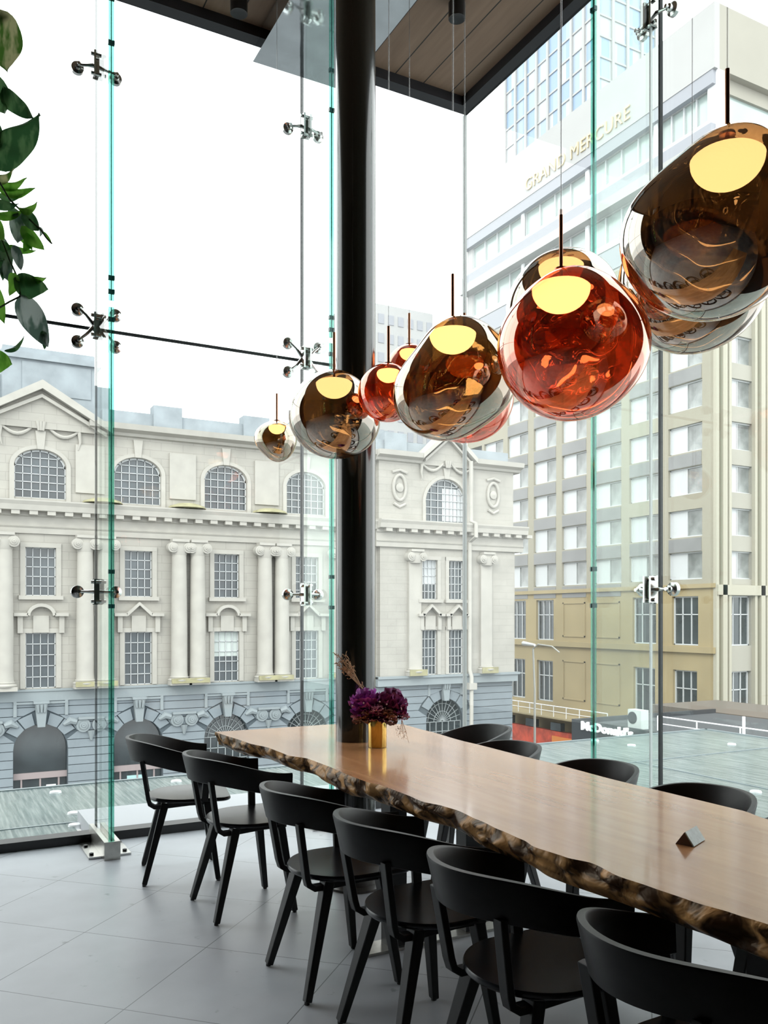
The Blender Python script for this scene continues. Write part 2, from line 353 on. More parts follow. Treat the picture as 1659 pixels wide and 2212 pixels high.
# glass fins with their steel shoes
def fin(loc, rz, label, zt=CZ-.05, rear=False):
    """local: glass wall at y=0, fin runs to y=-.5"""
    r = thing('glass_fin', label, 'glass fin', loc, rz, 'glass stiffening fins on the window walls')
    base = MW[r.name]
    def B(mb, name, mats, par=r, **k):
        mb.v = [tuple(base @ Vector(p)) for p in mb.v]; return mb.build(name, mats, par, **k)
    for k, (z0, z1) in enumerate(((.10, 3.19), (3.23, zt))):
        b = MB(); b.add([(-.014,-.488,z0),(-.014,-.02,z0),(-.014,-.02,z1),(-.014,-.488,z1),(.014,-.488,z0),(.014,-.02,z0),(.014,-.02,z1),(.014,-.488,z1)],
                        [(0,1,2,3),(4,7,6,5)]); B(b, 'glass_blade', FIN)
        b = MB().box(-.0155, -.002, -.5, -.487, z0, z1); b.box(.002, .0155, -.5, -.487, z0, z1); B(b, 'polished_edge', EDGE)
        b = MB().box(-.002, .002, -.499, -.488, z0, z1); B(b, 'interlayer', EDGED)
    for zz in (1.66, 1.46, 3.36, 3.28, 3.12, 4.72, 4.98): B(MB().prism([(-.018, -.485), (-.018, -.504), (-.008, -.504), (-.008, -.501), (.008, -.501), (.008, -.504), (.018, -.504), (.018, -.485), (.008, -.485), (-.008, -.485)], 2, zz-.012, zz+.012), 'edge_clip', EDGED)
    if rear: B(MB().box(-.005, .005, -.075, -.060, .10, zt), 'refraction_streak', WHITE)  # painted white streak imitating the joint's refraction through the fin glass
    s = MB(); s.box(-.045, -.02, -.52, -.02, 0, .105); s.box(.02, .045, -.52, -.02, 0, .105); s.box(-.045, .045, -.53, -.515, 0, .105); s.box(-.02, .02, -.515, -.02, 0, .07)
    sh = B(s, 'floor_shoe', STEELB)
    B(MB().box(-.12, .12, -.46, -.10, 0, .012), 'base_plate', STEEL, sh)
    for px in (-.095, .095):
        for py in (-.40, -.20): B(MB().lathe([(.0, .012), (.013, .012), (.013, .022), (0, .026)], (px, py, 0), 10), 'bolt', BLACK, sh)
    return r
fin((.953, WY, 0), 0, 'tall clear glass fin with teal edge standing at the left of the window wall')
fin((2.353, WY, 0), 0, 'tall glass fin with teal edge rising just left of the black column', 5.234)
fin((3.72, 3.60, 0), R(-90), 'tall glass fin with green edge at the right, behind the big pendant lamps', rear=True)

# spider fittings
def spider(loc, rz, four, tilt, label):
    """local: glass at y=0 (away), room towards -y"""
    r = thing('spider_fitting', label, 'glass fitting', loc, rz, 'steel spider fittings on the glass walls'); base = MW[r.name]
    def B(mb, name, mats, par=r, **k):
        mb.v = [tuple(base @ Vector(p)) for p in mb.v]; return mb.build(name, mats, par, **k)
    b = MB(); b.box(-.030, -.0175, -.10, -.05, -.075, .075); b.box(.0175, .030, -.10, -.05, -.075, .075)
    for z in (-.06, .06): b.tube([(-.045, -.075, z), (.045, -.075, z)], .011, 8)
    b.box(-.03, .03, -.052, -.044, -.08, .08)
    B(b, 'clamp_plate', STEEL)
    ends = [(-.115, .10), (.115, .10), (-.115, -.10), (.115, -.10)] if four else [(-.115, tilt[0]), (.115, tilt[1])]
    for x, z in ends:
        sg = 1 if x > 0 else -1
        a = MB().tube([(sg*.02, -.055, 0), (x*.6, -.055, z*.6), (x, -.05, z)], [.014, .009, .008], 8); ar = B(a, 'arm', STEEL, smooth='auto')
        a = MB().lathe([(0, -.075), (.010, -.075), (.010, -.055), (.02, -.052), (.02, -.03), (.038, -.024), (.040, -.006), (.040, -.001), (0, -.001)], (x, 0, z), 20, axis='y')
        B(a, 'disc', STEEL, ar, smooth='auto')
for wn, (lx, ly, rz) in (('the left glass fin', (.953, WY, 0)), ('the fin left of the black column', (2.353, WY, 0)), ('the right hand glass fin', (3.72, 3.60, R(-90)))):
    spider((lx, ly, 4.83), rz, False, (-.02, -.02), 'two-armed steel fitting near the top of '+wn)
    spider((lx, ly, GH), rz, True, None, 'four-armed steel fitting halfway up '+wn)
    spider((lx, ly, 1.555), rz, False, (0, 0), 'two-armed steel fitting at eye level on '+wn)

# polished steel soffit head
r = thing('soffit_panel', 'mirror polished steel panel under the ceiling beside the column', 'panel', (2.35, 4.8, 5.24))
MB().box(2.0, 2.70, 4.5, 5.66, 5.235, 5.245).build('mirror_face', SOFF, r)
b = MB(); b.box(2.0, 2.01, 4.5, 5.66, 5.245, 5.37); b.box(2.69, 2.70, 4.5, 5.66, 5.245, 5.37); b.box(2.01, 2.69, 4.5, 4.51, 5.245, 5.37); b.box(2.01, 2.69, 5.65, 5.66, 5.245, 5.32); b.build('edge_return', SOFF, r)
# ceiling downlights
for x, y, l in ((3.04, 4.68, 'round black downlight in the boarded ceiling right of the column'), (1.78, 5.30, 'round black downlight in the ceiling left of the mirror panel')):
    r = thing('downlight', l, 'downlight', (x, y, CZ), 0, 'ceiling downlights')
    MB().lathe([(.035, -.09), (.055, -.10), (.055, 0), (0, .02)], (x, y, CZ), 20).build('housing', BLACK, r, 'auto')
    MB().lathe([(0, -.085), (.036, -.088), (.036, -.08), (0, -.08)], (x, y, CZ), 20).build('lens', M('lens', (.3, .3, .3), .1), r)

# column
cx, cy = 1.983, 4.02
r = thing('round_column', 'black round steel column rising through the wooden table', 'column', (cx, cy, 0))
MB().lathe([(.104, 0), (.104, CZ+.02)], (cx, cy, 0), 64).build('shaft', COLM, r, 'auto')
MB().lathe([(.104, 0), (.150, 0), (.150, .012), (.112, .02), (.112, .09), (.104, .095)], (cx, cy, 0), 48).build('base_collar', M('collar', (.05, .045, .04), .35), r, 'auto')

# ------------------------------------------------------------------ live edge table
TOP = [(1.432,4.675),(1.454,4.185),(1.49,3.974),(1.488,3.727),(1.532,3.594),(1.532,3.362),(1.519,3.126),(1.519,2.962),(1.538,2.914),(1.536,2.693),(1.529,2.578),(1.555,2.472),(1.562,2.405),(1.547,2.259),(1.531,2.113),(1.522,1.997),(1.504,1.916),(1.513,1.801),(1.537,1.719),(1.518,1.599),(1.525,1.508),(1.531,1.384),(1.547,1.283),(1.556,1.205),(1.55,.9),(1.53,.5),(1.56,.1),(1.54,-.5)]
BOT = [(1.47,4.70),(1.478,4.32),(1.547,4.086),(1.542,3.791),(1.579,3.622),(1.546,3.392),(1.524,3.136),(1.561,3.021),(1.57,2.857),(1.572,2.701),(1.564,2.673),(1.599,2.463),(1.552,2.198),(1.557,2.014),(1.532,1.876),(1.558,1.554),(1.563,1.444),(1.569,1.359),(1.565,1.212),(1.57,.8),(1.55,.3),(1.57,-.5)]
RT = [(2.30,4.72),(2.52,4.45),(2.50,4.18),(2.458,3.684),(2.434,3.054),(2.40,2.5),(2.395,1.96),(2.362,1.829),(2.37,1.2),(2.35,.5),(2.36,-.5)]
def itp(tab, y):
    if y >= tab[0][1]: return tab[0][0]
    for (x0, y0), (x1, y1) in zip(tab, tab[1:]):
        if y1 <= y <= y0: t = (y-y1)/(y0-y1); t = t*t*(3-2*t); return x1+(x0-x1)*t
    return tab[-1][0]
TZ, TH = .756, .08
tr = thing('dining_table', 'long live-edge wooden slab table with glossy top, column passing through it', 'table', (1.95, 2.1, 0))
b = MB(); N_ = 420; rings = []; slab = []; NS = 9
for i in range(N_+1):
    y = 4.675-(4.675+.5)*i/N_
    xl, xb, xr = itp(TOP, y), itp(BOT, y), itp(RT, y); ring = []
    for k in range(NS):                    # live edge, from top lip to bottom
        f = k/(NS-1); z = TZ-TH*f; x = xl+(xb-xl)*f
        nz = (.5-abs(noise.noise(Vector((y*6+z*9, z*20-y*6, 3.1)))))*.055-.022+noise.noise(Vector((y*20-z*30, z*40, 7.7)))*.008
        amp = math.sin(PI*min(1, max(0, f)))**.7
        ring.append((x-amp*.012+nz*amp, y, z + (nz*.5*amp if k == NS-1 else 0)))
    rings.append(ring)
    slab.append([(xl, y, TZ), (xr, y, TZ), (xr-.005, y, TZ-TH*.5), (xr-.03, y, TZ-TH), (xb, y, TZ-TH), (xb+.05, y, TZ-TH+.012), (xl+.05, y, TZ-.012)])
sl = MB().loft(slab); sl.f = [f for f in sl.f]; to = fixn(sl.build('table_top', WOOD, tr))
le = fixn(b.loft(rings, cap=False, closed=False).build('live_edge', BARK, tr, True)); le['label'] = 'dark knobbly live edge with golden ridges'
for yy in (3.2, 1.35, -.2):
    b = MB(); b.box(1.72, 1.80, yy-.04, yy+.04, .012, TZ-TH-.012); b.box(2.10, 2.18, yy-.04, yy+.04, .012, TZ-TH-.012); b.box(1.66, 2.24, yy-.05, yy+.05, TZ-TH-.012, TZ-TH)
    b.build('leg_frame', BLACK, tr)
    MB().box(1.60, 2.30, yy-.06, yy+.06, 0, .012).build('foot_plate', STEELB, tr)
# sapwood scratch marks omitted: they are in the grain of the boards

# ------------------------------------------------------------------ chairs
def make_chair():
    r = thing('dining_chair', '', 'chair', (0, 0, 0), 0, 'black dining chairs around the long table')
    # seat
    out = []
    for k in range(41):
        a = PI/2+PI*k/40; out.append((.030+.205*math.cos(a), .208*math.sin(a)))
    for k in range(9):
        a = -PI/2+PI/2*k/8; out.append((.205+.05*math.cos(a), -.158+.05*math.sin(a)))
    for k in range(9):
        a = PI/2*k/8; out.append((.205+.05*math.cos(a), .158+.05*math.sin(a)))
    b = MB(); lv = [(.975, .420), (1.0, .426), (1.0, .434), (.985, .440)]
    rings = [[(x*s_, y*s_, z) for x, y in out] for s_, z in lv]
    for s_, z in ((.8, .4385), (.5, .435), (.2, .434)): rings.append([(x*s_, y*s_, z) for x, y in out])
    b.loft(rings); o = fixn(b.build('seat', SEATM, r, 'auto'))
    # backrest band
    pts = []; w_ = .245
    for k in range(8): pts.append((.16-.14*k/8*1.0, w_-.012*(1-k/8), 0))
    for k in range(41): a = PI/2+PI*k/40; pts.append((.02+.285*math.cos(a), w_*math.sin(a), 1))
    for k in range(1, 9): pts.append((.02+.14*k/8, -w_+.012*k/8, 0))
    b = MB(); rings = []; P = [Vector((p[0], p[1])) for p in pts]
    for i, p in enumerate(P):
        d = (P[min(i+1, len(P)-1)]-P[max(i-1, 0)]).normalized(); nn = Vector((d.y, -d.x))
        if nn.dot(p-Vector((.05, 0))) < 0: nn = -nn
        f = min(1, max(0, (.16-p.x)/.425)); ft = f*f*(3-2*f)
        zt = .667+.085*ft; zb = zt-.100-.020*ft; lean = .022*ft+.006
        hh = .008+.004*ft; prof = [(-hh, zb+.004), (-.004, zb), (.004, zb), (hh, zb+.004), (hh, zt-.006), (hh-.003, zt), (-hh+.003, zt), (-hh, zt-.006)]
        rings.append([(p.x+nn.x*(q+lean*((z-zb)/.12-.5)), p.y+nn.y*(q+lean*((z-zb)/.12-.5)), z) for q, z in prof])
    b.loft(rings); fixn(b.build('backrest', CHAIR, r, 'auto'))
    for s in (1, -1):
        # rear post bending into a runner under the seat
        path = [(-.205, .152*s, .645), (-.172, .138*s, .440), (-.164, .136*s, .412), (-.140, .135*s, .396), (-.10, .135*s, .396), (.04, .145*s, .408), (.16, .15*s, .410)]
        b = MB(); rings = []
        for i, p in enumerate(path):
            p = Vector(p); d = (Vector(path[min(i+1, len(path)-1)])-Vector(path[max(i-1, 0)])).normalized(); v = Vector((0, 1, 0)); u = v.cross(d).normalized()
            wv, wu = .038, .022
            rings.append([p+v*wv/2+u*wu/2, p-v*wv/2+u*wu/2, p-v*wv/2-u*wu/2, p+v*wv/2-u*wu/2])
        b.loft(rings); fixn(b.build('side_frame', CHAIR, r, bevel=.003))
        b = MB(); b.bar((.125, .236*s, .575), (.115, .200*s, .422), .036, .018, (0, 1, 0)); fixn(b.build('arm_post', CHAIR, r, bevel=.003))
        b = MB(); b.bar((-.085, .135*s, .412), (-.192, .196*s, .008), .056, .040, (1, 0, 0), .034, .026); fixn(b.build('leg', CHAIR, r, bevel=.004))
        b = MB(); b.bar((.130, .155*s, .412), (.186, .200*s, .008), .052, .038, (1, 0, 0), .034, .026); fixn(b.build('leg', CHAIR, r, bevel=.004))
        for lx, ly in ((-.193, .197), (.187, .201)): MB().lathe([(.010, 0), (.010, .010), (0, .010)], (lx, ly*s, 0), 10).build('foot_glide', BLACK, r)
    return r
proto = make_chair()
LC = [((1.235, 4.67), -12, 'black curved-back chair by the left glass wall, farthest on the near side of the table'),
      ((1.36, 3.99), 0, 'black curved-back chair, second from the far end on the near side of the table'),
      ((1.41, 3.06), 0, 'black curved-back chair, third from the far end on the near side of the table'),
      ((1.455, 2.48), 0, 'black curved-back chair, fourth from the far end on the near side of the table'),
      ((1.475, 1.91), 0, 'black curved-back chair, fifth from the far end on the near side, seat in view'),
      ((1.485, 1.30), 2, 'nearest black chair at the bottom of the photo, only its backrest fully in view')]
RC = [((2.77, 4.20), 172, 'farthest black chair on the window side, just right of the flowers'),
      ((2.475, 3.55), 180, 'second black chair from the far end on the window side'),
      ((2.465, 2.88), 180, 'third black chair from the far end on the window side'),
      ((2.42, 2.26), 180, 'fourth black chair on the window side, wide backrest rim above the table'),
      ((2.475, 1.725), 180, 'black chair at the right photo border on the window side, only rim showing')]
first = True
for (p, a, l) in LC+RC:
    if first: o = proto; o.location = (p[0], p[1], 0); o.rotation_euler = (0, 0, R(a)); o['label'] = l; first = False
    else: dup(proto, (p[0], p[1], 0), R(a), l)

# ------------------------------------------------------------------ things on the table
vx, vy = 1.972, 3.755; r = thing('brass_vase', 'shiny cylindrical brass vase on the table in front of the column', 'vase', (vx, vy, TZ))
MB().lathe([(.0, .001), (.044, .001), (.046, .004), (.046, .135), (.043, .135), (.043, .01), (0, .01)], (vx, vy, TZ), 48).build('body', BRASS, r, 'auto')
KALE = M('kale_purple', (.26, .05, .19), .55, var=.6, vscale=25); KALE2 = M('kale_magenta', (.50, .10, .50), .5, var=.5, vscale=22)
KALE3 = M('kale_bronze', (.28, .13, .09), .6, var=.5, vscale=25); DRY = M('dried_stem', (.42, .26, .15), .8); PINKT = M('blossom_pink', (.65, .42, .45), .7)
rnd = random.Random(4)
def ruffle(b, c, out_dir, size, seed):
    """one frilly leaf: a fan with a wavy rim"""
    rr = random.Random(seed); d = Vector(out_dir).normalized(); a = Vector((0, 0, 1)) if abs(d.z) < .9 else Vector((1, 0, 0)); u = d.cross(a).normalized(); v = u.cross(d)
    n1, n2 = 13, 4; vs = []
    for i in range(n2+1):
        for j in range(n1+1):
            f = i/n2; th = (j/n1-.5)*2.3; rad = size*(.15+.85*f)
            p = Vector(c)+d*rad*math.cos(th)+u*rad*math.sin(th)+v*(.35*size*f*f+ f*f*.13*size*math.sin(j*2.4+seed)+f*f*.1*size*rr.uniform(-1, 1))
            vs.append(p)
    fs = [(i*(n1+1)+j, i*(n1+1)+j+1, (i+1)*(n1+1)+j+1, (i+1)*(n1+1)+j) for i in range(n2) for j in range(n1)]
    b.add(vs, fs)
fr = thing('flower_arrangement', 'purple ornamental kale bouquet with dried grasses in the brass vase', 'flowers', (vx, vy, TZ+.13))
def uvw(du, dz, dd=0, k=-.028):   # offset across the view, up, and in depth from the vase
    return Vector((vx+.8817*du+.4718*dd, vy-.4718*du+.8817*dd, TZ+.13+dz+k*(dz > .03)))
for hn, (hc, hs, mt, nl) in enumerate(((uvw(-.055, .105), .082, KALE2, 34), (uvw(.062, .095), .088, KALE, 36), (uvw(0, .06, -.05), .06, KALE, 24), (uvw(.03, .05, .06), .07, KALE, 20), (uvw(-.08, .035, -.01), .045, KALE3, 14), (uvw(.095, .03, -.01), .055, KALE, 18), (uvw(.055, .012, -.04), .05, KALE3, 16), (uvw(0, .085, -.075), .036, KALE_P, 12), (uvw(-.10, .045, -.03), .030, KALE_P, 10), (uvw(.13, .045, -.02), .028, KALE_P, 9), (uvw(.05, .075, -.085), .030, KALE3, 12), (uvw(-.045, .02, -.05), .045, KALE3, 14))):
    b = MB()
    for k in range(nl):
        z = 1-1.75*(k+.5)/nl; ph = k*2.39996; q = math.sqrt(max(0, 1-z*z)); dv = Vector((q*math.cos(ph), q*math.sin(ph), z))
        ruffle(b, hc+dv*hs*.18, dv, hs*rnd.uniform(.62, .92), rnd.randint(0, 999))
    b.build('flower_head', mt, fr, True)
b = MB()
for k in range(9):
    du, dz = rnd.uniform(-.05, .05), 0; b.tube([uvw(du*.3, -.11), uvw(du*.6, -.02), uvw(du*1.6, .06)], .003, 5)
b.build('stem', KALE3, fr)
for k in range(9):     # dried grass leaning left
    b = MB(); dd = rnd.uniform(-.03, .03); ex, ez = -.180+rnd.uniform(-.02, .05), .30+rnd.uniform(-.06, .06)
    pts = [uvw(-.03, .08, dd), uvw(-.075, .19, dd), uvw(ex, ez, dd)]; b.tube(pts, .0012, 4)
    for q in range(16):
        f = rnd.uniform(.45, 1.05); p = pts[1].lerp(pts[2], f) if f > .5 else pts[1]
        p = p+Vector((rnd.uniform(-.012, .012), rnd.uniform(-.012, .012), rnd.uniform(-.012, .012)))
        e2 = p+Vector((rnd.uniform(-.022, .01), rnd.uniform(-.012, .012), rnd.uniform(-.008, .022))); b.tube([p, (p+e2)/2+Vector((0, 0, .004)), e2], [.0012, .0022, .001], 4)
    b.build('dried_grass', DRY, fr)
for k in range(7):     # fine twigs drooping right
    b = MB(); dd = rnd.uniform(-.05, .02); e2 = uvw(.10+rnd.uniform(0, .07), -.05-rnd.uniform(.01, .06), dd); p0 = uvw(.085, .035, dd); b.tube([p0, uvw(.12, .01, dd), e2], .0007, 4)
    for q in range(6):
        p = p0.lerp(e2, rnd.uniform(.4, 1)); p += Vector((rnd.uniform(-.008, .008), rnd.uniform(-.008, .008), rnd.uniform(-.006, .006))); b.lathe([(0, -.0022), (.0022, 0), (0, .0022)], p, 5)
    b.build('droopy_twig', DRY, fr)
b = MB()
for k in range(26):
    p = uvw(rnd.uniform(-.13, .13), rnd.uniform(.0, .14), rnd.uniform(-.1, -.05)); b.lathe([(0, -.005), (.005, 0), (0, .005)], p, 6)
b.build('small_blossoms', PINKT, fr, True)
# little tent block with table number plate
bx, by = 1.893, 1.735
r = thing('table_sign', 'small triangular wooden block with grey-green metal face on the table', 'table sign', (bx, by, TZ), R(-2))
A_, B_, C_ = Vector((1.893, 1.708, TZ)), Vector((1.98, 1.746, TZ)), Vector((1.877, 1.757, TZ))
def tri_prism(mb, lift=0.0):
    U = (B_-A_); rd = (A_+C_)/2+Vector((0, 0, .036)); lo = [A_, C_, rd]
    return lo, U
lo, U = tri_prism(None)
MB().loft([[tuple(p) for p in lo], [tuple(p+U) for p in lo]]).build('wedge', M('walnut', (.06, .028, .016), .35), r)
nrm = (lo[2]-lo[0]).cross(U).normalized(); nrm = nrm if nrm.dot(A_-C_) > 0 else -nrm
q = [lo[0], lo[2], lo[2]+U, lo[0]+U]; pl = MB().loft([[tuple(p+nrm*.0005) for p in q], [tuple(p+nrm*.004) for p in q]])
sizep(pl.build('face_plate', M('patina_metal', (.36, .48, .46), .35, 0, var=.3, vscale=60), r), 'grey-green metal face plate')

# ------------------------------------------------------------------ pendant lamps
def blob(n, R0, lobes, sq):
    q = 1.0
    for (d, a, k) in lobes: q += a*math.exp(k*(n.dot(d)-1))
    return Vector((n.x*R0*q, n.y*R0*q, n.z*R0*q*sq))
def pendant(c, dia, mt, lobes, sq, rot, label, kind, off=0.0):
    c = Vector(c); R0 = dia/2; r = thing('pendant_lamp', label, 'pendant lamp', tuple(c), 0, 'melted glass pendant lamps over the table')
    rm = Matrix.Rotation(rot, 3, 'Z'); lob = [(Vector(d).normalized(), a, k) for d, a, k in lobes]
    NU, NV = 72, 48; b = MB(); rings = []
    mxz = -9
    for j in range(1, NV):
        th = PI*j/NV; ring = []
        for i in range(NU):
            ph = 2*PI*i/NU; nn = Vector((math.sin(th)*math.cos(ph), math.sin(th)*math.sin(ph), math.cos(th)))
            p = rm @ blob(nn, R0, lob, sq); ring.append(p)
            mxz = max(mxz, p.z)
        rings.append(ring)
    top = rings[0]; tz = sum(p.z for p in top)/NU
    bc = c+Vector(VR)*off; b.loft([[tuple(bc+p) for p in rg] for rg in rings]); o = fixn(b.build('glass_shade', mt, r, True)); o.location = (0, 0, 0)
    # recentre texture space on the lamp: object coordinates are world metres, fine
    zt = c.z+tz
    dr_ = dia*.20; b = MB(); pr = [(dr_*math.sin(PI/2*k/10)*1.0, -dr_*.82*math.cos(PI/2*k/10)) for k in range(11)]+[(dr_*.9, .008), (0, .012)]
    b.lathe([(max(a_, .0005), z_) for a_, z_ in pr], (c.x, c.y, zt-.055*dia/.5-.01), 32); b.build('light_diffuser', DIFF, r, 'auto')
    rl = .185 if dia > .4 else .17
    b = MB().tube([(c.x, c.y, zt-.05*dia/.5), (c.x, c.y, zt+rl)], .0062, 12); b.lathe([(.012, .004), (.022, .0), (.022, -.006), (0, -.008)], (c.x, c.y, zt+.004), 16); b.build('rod', BRONZE, r, 'auto')
    MB().tube([(c.x, c.y, zt+rl), (c.x+.002, c.y, (zt+CZ)/2), (c.x, c.y, CZ+.02)], .0028, 6).build('cord', CORD, r)
    MB().lathe([(.0, -.025), (.045, -.025), (.05, -.02), (.05, .0), (0, .0)], (c.x, c.y, CZ+.018), 24).build('ceiling_rose', BLACK, r, 'auto')
    return r
# directions for lobes: view axes -> right (.88,-.47,0), towards camera (-.47,-.88,0)
VR = (.8817, -.4718, 0); VC = (-.4718, -.8817, 0)
def D(rg, up, fw=0): return (VR[0]*rg+VC[0]*fw, VR[1]*rg+VC[1]*fw, up)
pendant((1.978, 1.663, 2.502), .50, SMOKE, [(D(.8, .6, .1), .08, 3), (D(-.9, -.25, .3), .10, 3), (D(-.75, .8, .2), -.24, 3.5), (D(.1, -.95, .4), .03, 4), (D(.3, 0, 1), -.06, 6)], 1.04, 0, 'largest smoky gold glass pendant at the top right corner of the photo', 's', -.04)
pendant((1.902, 2.283, 2.337), .49, COPPER, [(D(-.65, .7, .2), -.12, 4), (D(.6, .75, .2), -.08, 4), (D(.95, -.1, .2), .10, 4), (D(-.85, -.25, .3), .03, 3), (D(.05, -.95, .1), .05, 3), (D(.1, .2, 1), -.08, 6)], 1.05, 0, 'big red copper glass pendant, left of the largest smoky one', 'c', .03)
pendant((2.457, 2.949, 2.756), .49, SMOKE, [(D(-.7, .6, .2), -.06, 3), (D(.8, .2, .3), .05, 3)], 1.0, 0, 'smoky glass pendant mostly hidden behind the big red copper one', 's')
pendant((2.443, 2.208, 2.607), .50, SMOKE, [(D(-.9, .3, .2), .06, 3), (D(.9, -.1, .2), .06, 3), (D(.7, .8, .1), -.08, 3), (D(0, -.3, 1), -.08, 6)], 1.0, 0, 'smoky glass pendant peeking out below and behind the largest one', 's')
pendant((1.92, 2.988, 2.371), .48, GOLD, [(D(-.85, .60, .1), -.22, 4.5), (D(.95, -.15, .1), .14, 3), (D(-.8, -.35, .2), .13, 4), (D(.1, 1, .1), .06, 3), (D(.75, -.9, .1), -.16, 4), (D(-.2, .1, 1), -.09, 6)], 1.04, 0, 'bean-shaped smoky gold glass pendant in the middle of the row', 'g')
pendant((2.439, 3.685, 2.536), .49, COPPER, [(D(.8, -.6, .2), .05, 3), (D(-.6, .7, .2), -.05, 3)], .98, 0, 'rose copper glass pendant half hidden behind the bean-shaped one', 'c')
pendant((1.834, 3.385, 2.405), .265, COPPER, [(D(-.7, -.3, .2), .05, 3), (D(.6, .5, .2), -.06, 3), (D(0, 0, 1), -.08, 6)], .98, 0, 'small red copper pendant in front of the black column edge', 'c')
pendant((2.289, 3.992, 2.732), .26, COPPER, [(D(-.7, .5, .2), -.05, 3)], .96, 0, 'small dark red pendant, highest one behind the row', 'c')
pendant((1.724, 3.727, 2.37), .435, SMOKE, [(D(-.8, .7, .1), -.05, 3), (D(.9, .55, .1), -.10, 3), (D(.9, -.45, .1), .09, 3), (D(-.9, -.1, .1), .02, 3)], .97, 0, 'smoky glass pendant overlapping the black column', 's')
pendant((1.917, 4.985, 2.483), .255, GOLD, [(D(-.9, .25, .1), .12, 5), (D(.15, -1, .1), .08, 4), (D(-.7, -.75, .1), -.12, 5), (D(.8, -.6, .1), -.08, 4)], .97, 0, 'smallest gold pendant, farthest left in the row', 'g')

# ------------------------------------------------------------------ hanging plant, left
def leaf_mat(name, a, c, bb):
    m, nt, N, L = newmat(name); b = N['Principled BSDF']; t = N.new('ShaderNodeTexCoord'); n = N.new('ShaderNodeTexNoise')
    mp = N.new('ShaderNodeMapping'); mp.inputs['Scale'].default_value = (30, 30, 9); n.inputs['Scale'].default_value = 1.2; n.inputs['Detail'].default_value = 3
    L.new(t.outputs['Object'], mp.inputs[0]); L.new(mp.outputs[0], n.inputs['Vector'])
    r = N.new('ShaderNodeValToRGB'); r.color_ramp.elements[0].position = bb-.06; r.color_ramp.elements[1].position = bb+.06; r.color_ramp.elements[0].color = (*a, 1); r.color_ramp.elements[1].color = (*c, 1)
    L.new(n.outputs[0], r.inputs[0]); L.new(r.outputs[0], b.inputs['Base Color']); b.inputs['Roughness'].default_value = .38
    tl = N.new('ShaderNodeBsdfTranslucent'); L.new(r.outputs[0], tl.inputs[0]); mx = N.new('ShaderNodeMixShader'); mx.inputs[0].default_value = .38
    L.new(b.outputs[0], mx.inputs[1]); L.new(tl.outputs[0], mx.inputs[2]); L.new(mx.outputs[0], N['Material Output'].inputs[0]); return m
LFD = leaf_mat('leaf_dark', (.045, .14, .05), (.13, .28, .11), .55); LFV = leaf_mat('leaf_variegated', (.10, .24, .04), (.62, .62, .32), .48)
LFG = leaf_mat('leaf_bright', (.14, .42, .04), (.25, .60, .08), .5); LFS = leaf_mat('leaf_silvery', (.12, .20, .16), (.50, .58, .54), .5); STM = M('vine_stem', (.07, .13, .04), .6)
PDEP = 2.15
def PW(px, py, dd=0):          # where a leaf point hangs, on a plane square to the view 2.15 m in
    u = (px-829.5)/1855; d = PDEP+dd
    return Vector((d*(.4718+.8817*u), d*(.8817-.4718*u), 1.4-d*(py-1332)/1855))
pr_ = thing('trailing_plant', 'green variegated vine trailing down at the left photo border', 'plant', tuple(PW(-40, 300)))
def leaf(base, tip, wid, mt, bend=.02, tw=0, seed=0):
    base, tip = Vector(base), Vector(tip); ax = tip-base; Ln = ax.length; d = ax.normalized()
    vw = Vector((.4718, .8817, 0)); sd_ = d.cross(vw).normalized(); nn = sd_.cross(d); sd_ = (sd_*math.cos(tw)+nn*math.sin(tw)); nn = sd_.cross(d)
    b = MB(); NN = 16; mm = 6; vs = []
    for th_ in (0,):
        for i in range(NN+1):
            f = i/NN; hw = wid*(math.sin(PI*min(1, f**.62))**.8)*(1 if f < .9 else .8); c = base+d*Ln*f+nn*(bend*math.sin(PI*f))
            for j in range(-mm, mm+1):
                s = j/mm; back = -.16*wid*abs(s)*(1-f)*(1 if f < .25 else .3)
                vs.append(c+sd_*hw*s+d*back+nn*(abs(s)**1.4*hw*.35+.006*math.sin(f*9+s*3+seed)*wid/.05+th_))
    w1 = 2*mm+1; K = (NN+1)*w1; fs = []
    for i in range(NN):
        for j in range(2*mm): a = i*w1+j; fs.append((a, a+1, a+w1+1, a+w1))
    b.add(vs, fs); return b.build('leaf', mt, pr_, True)
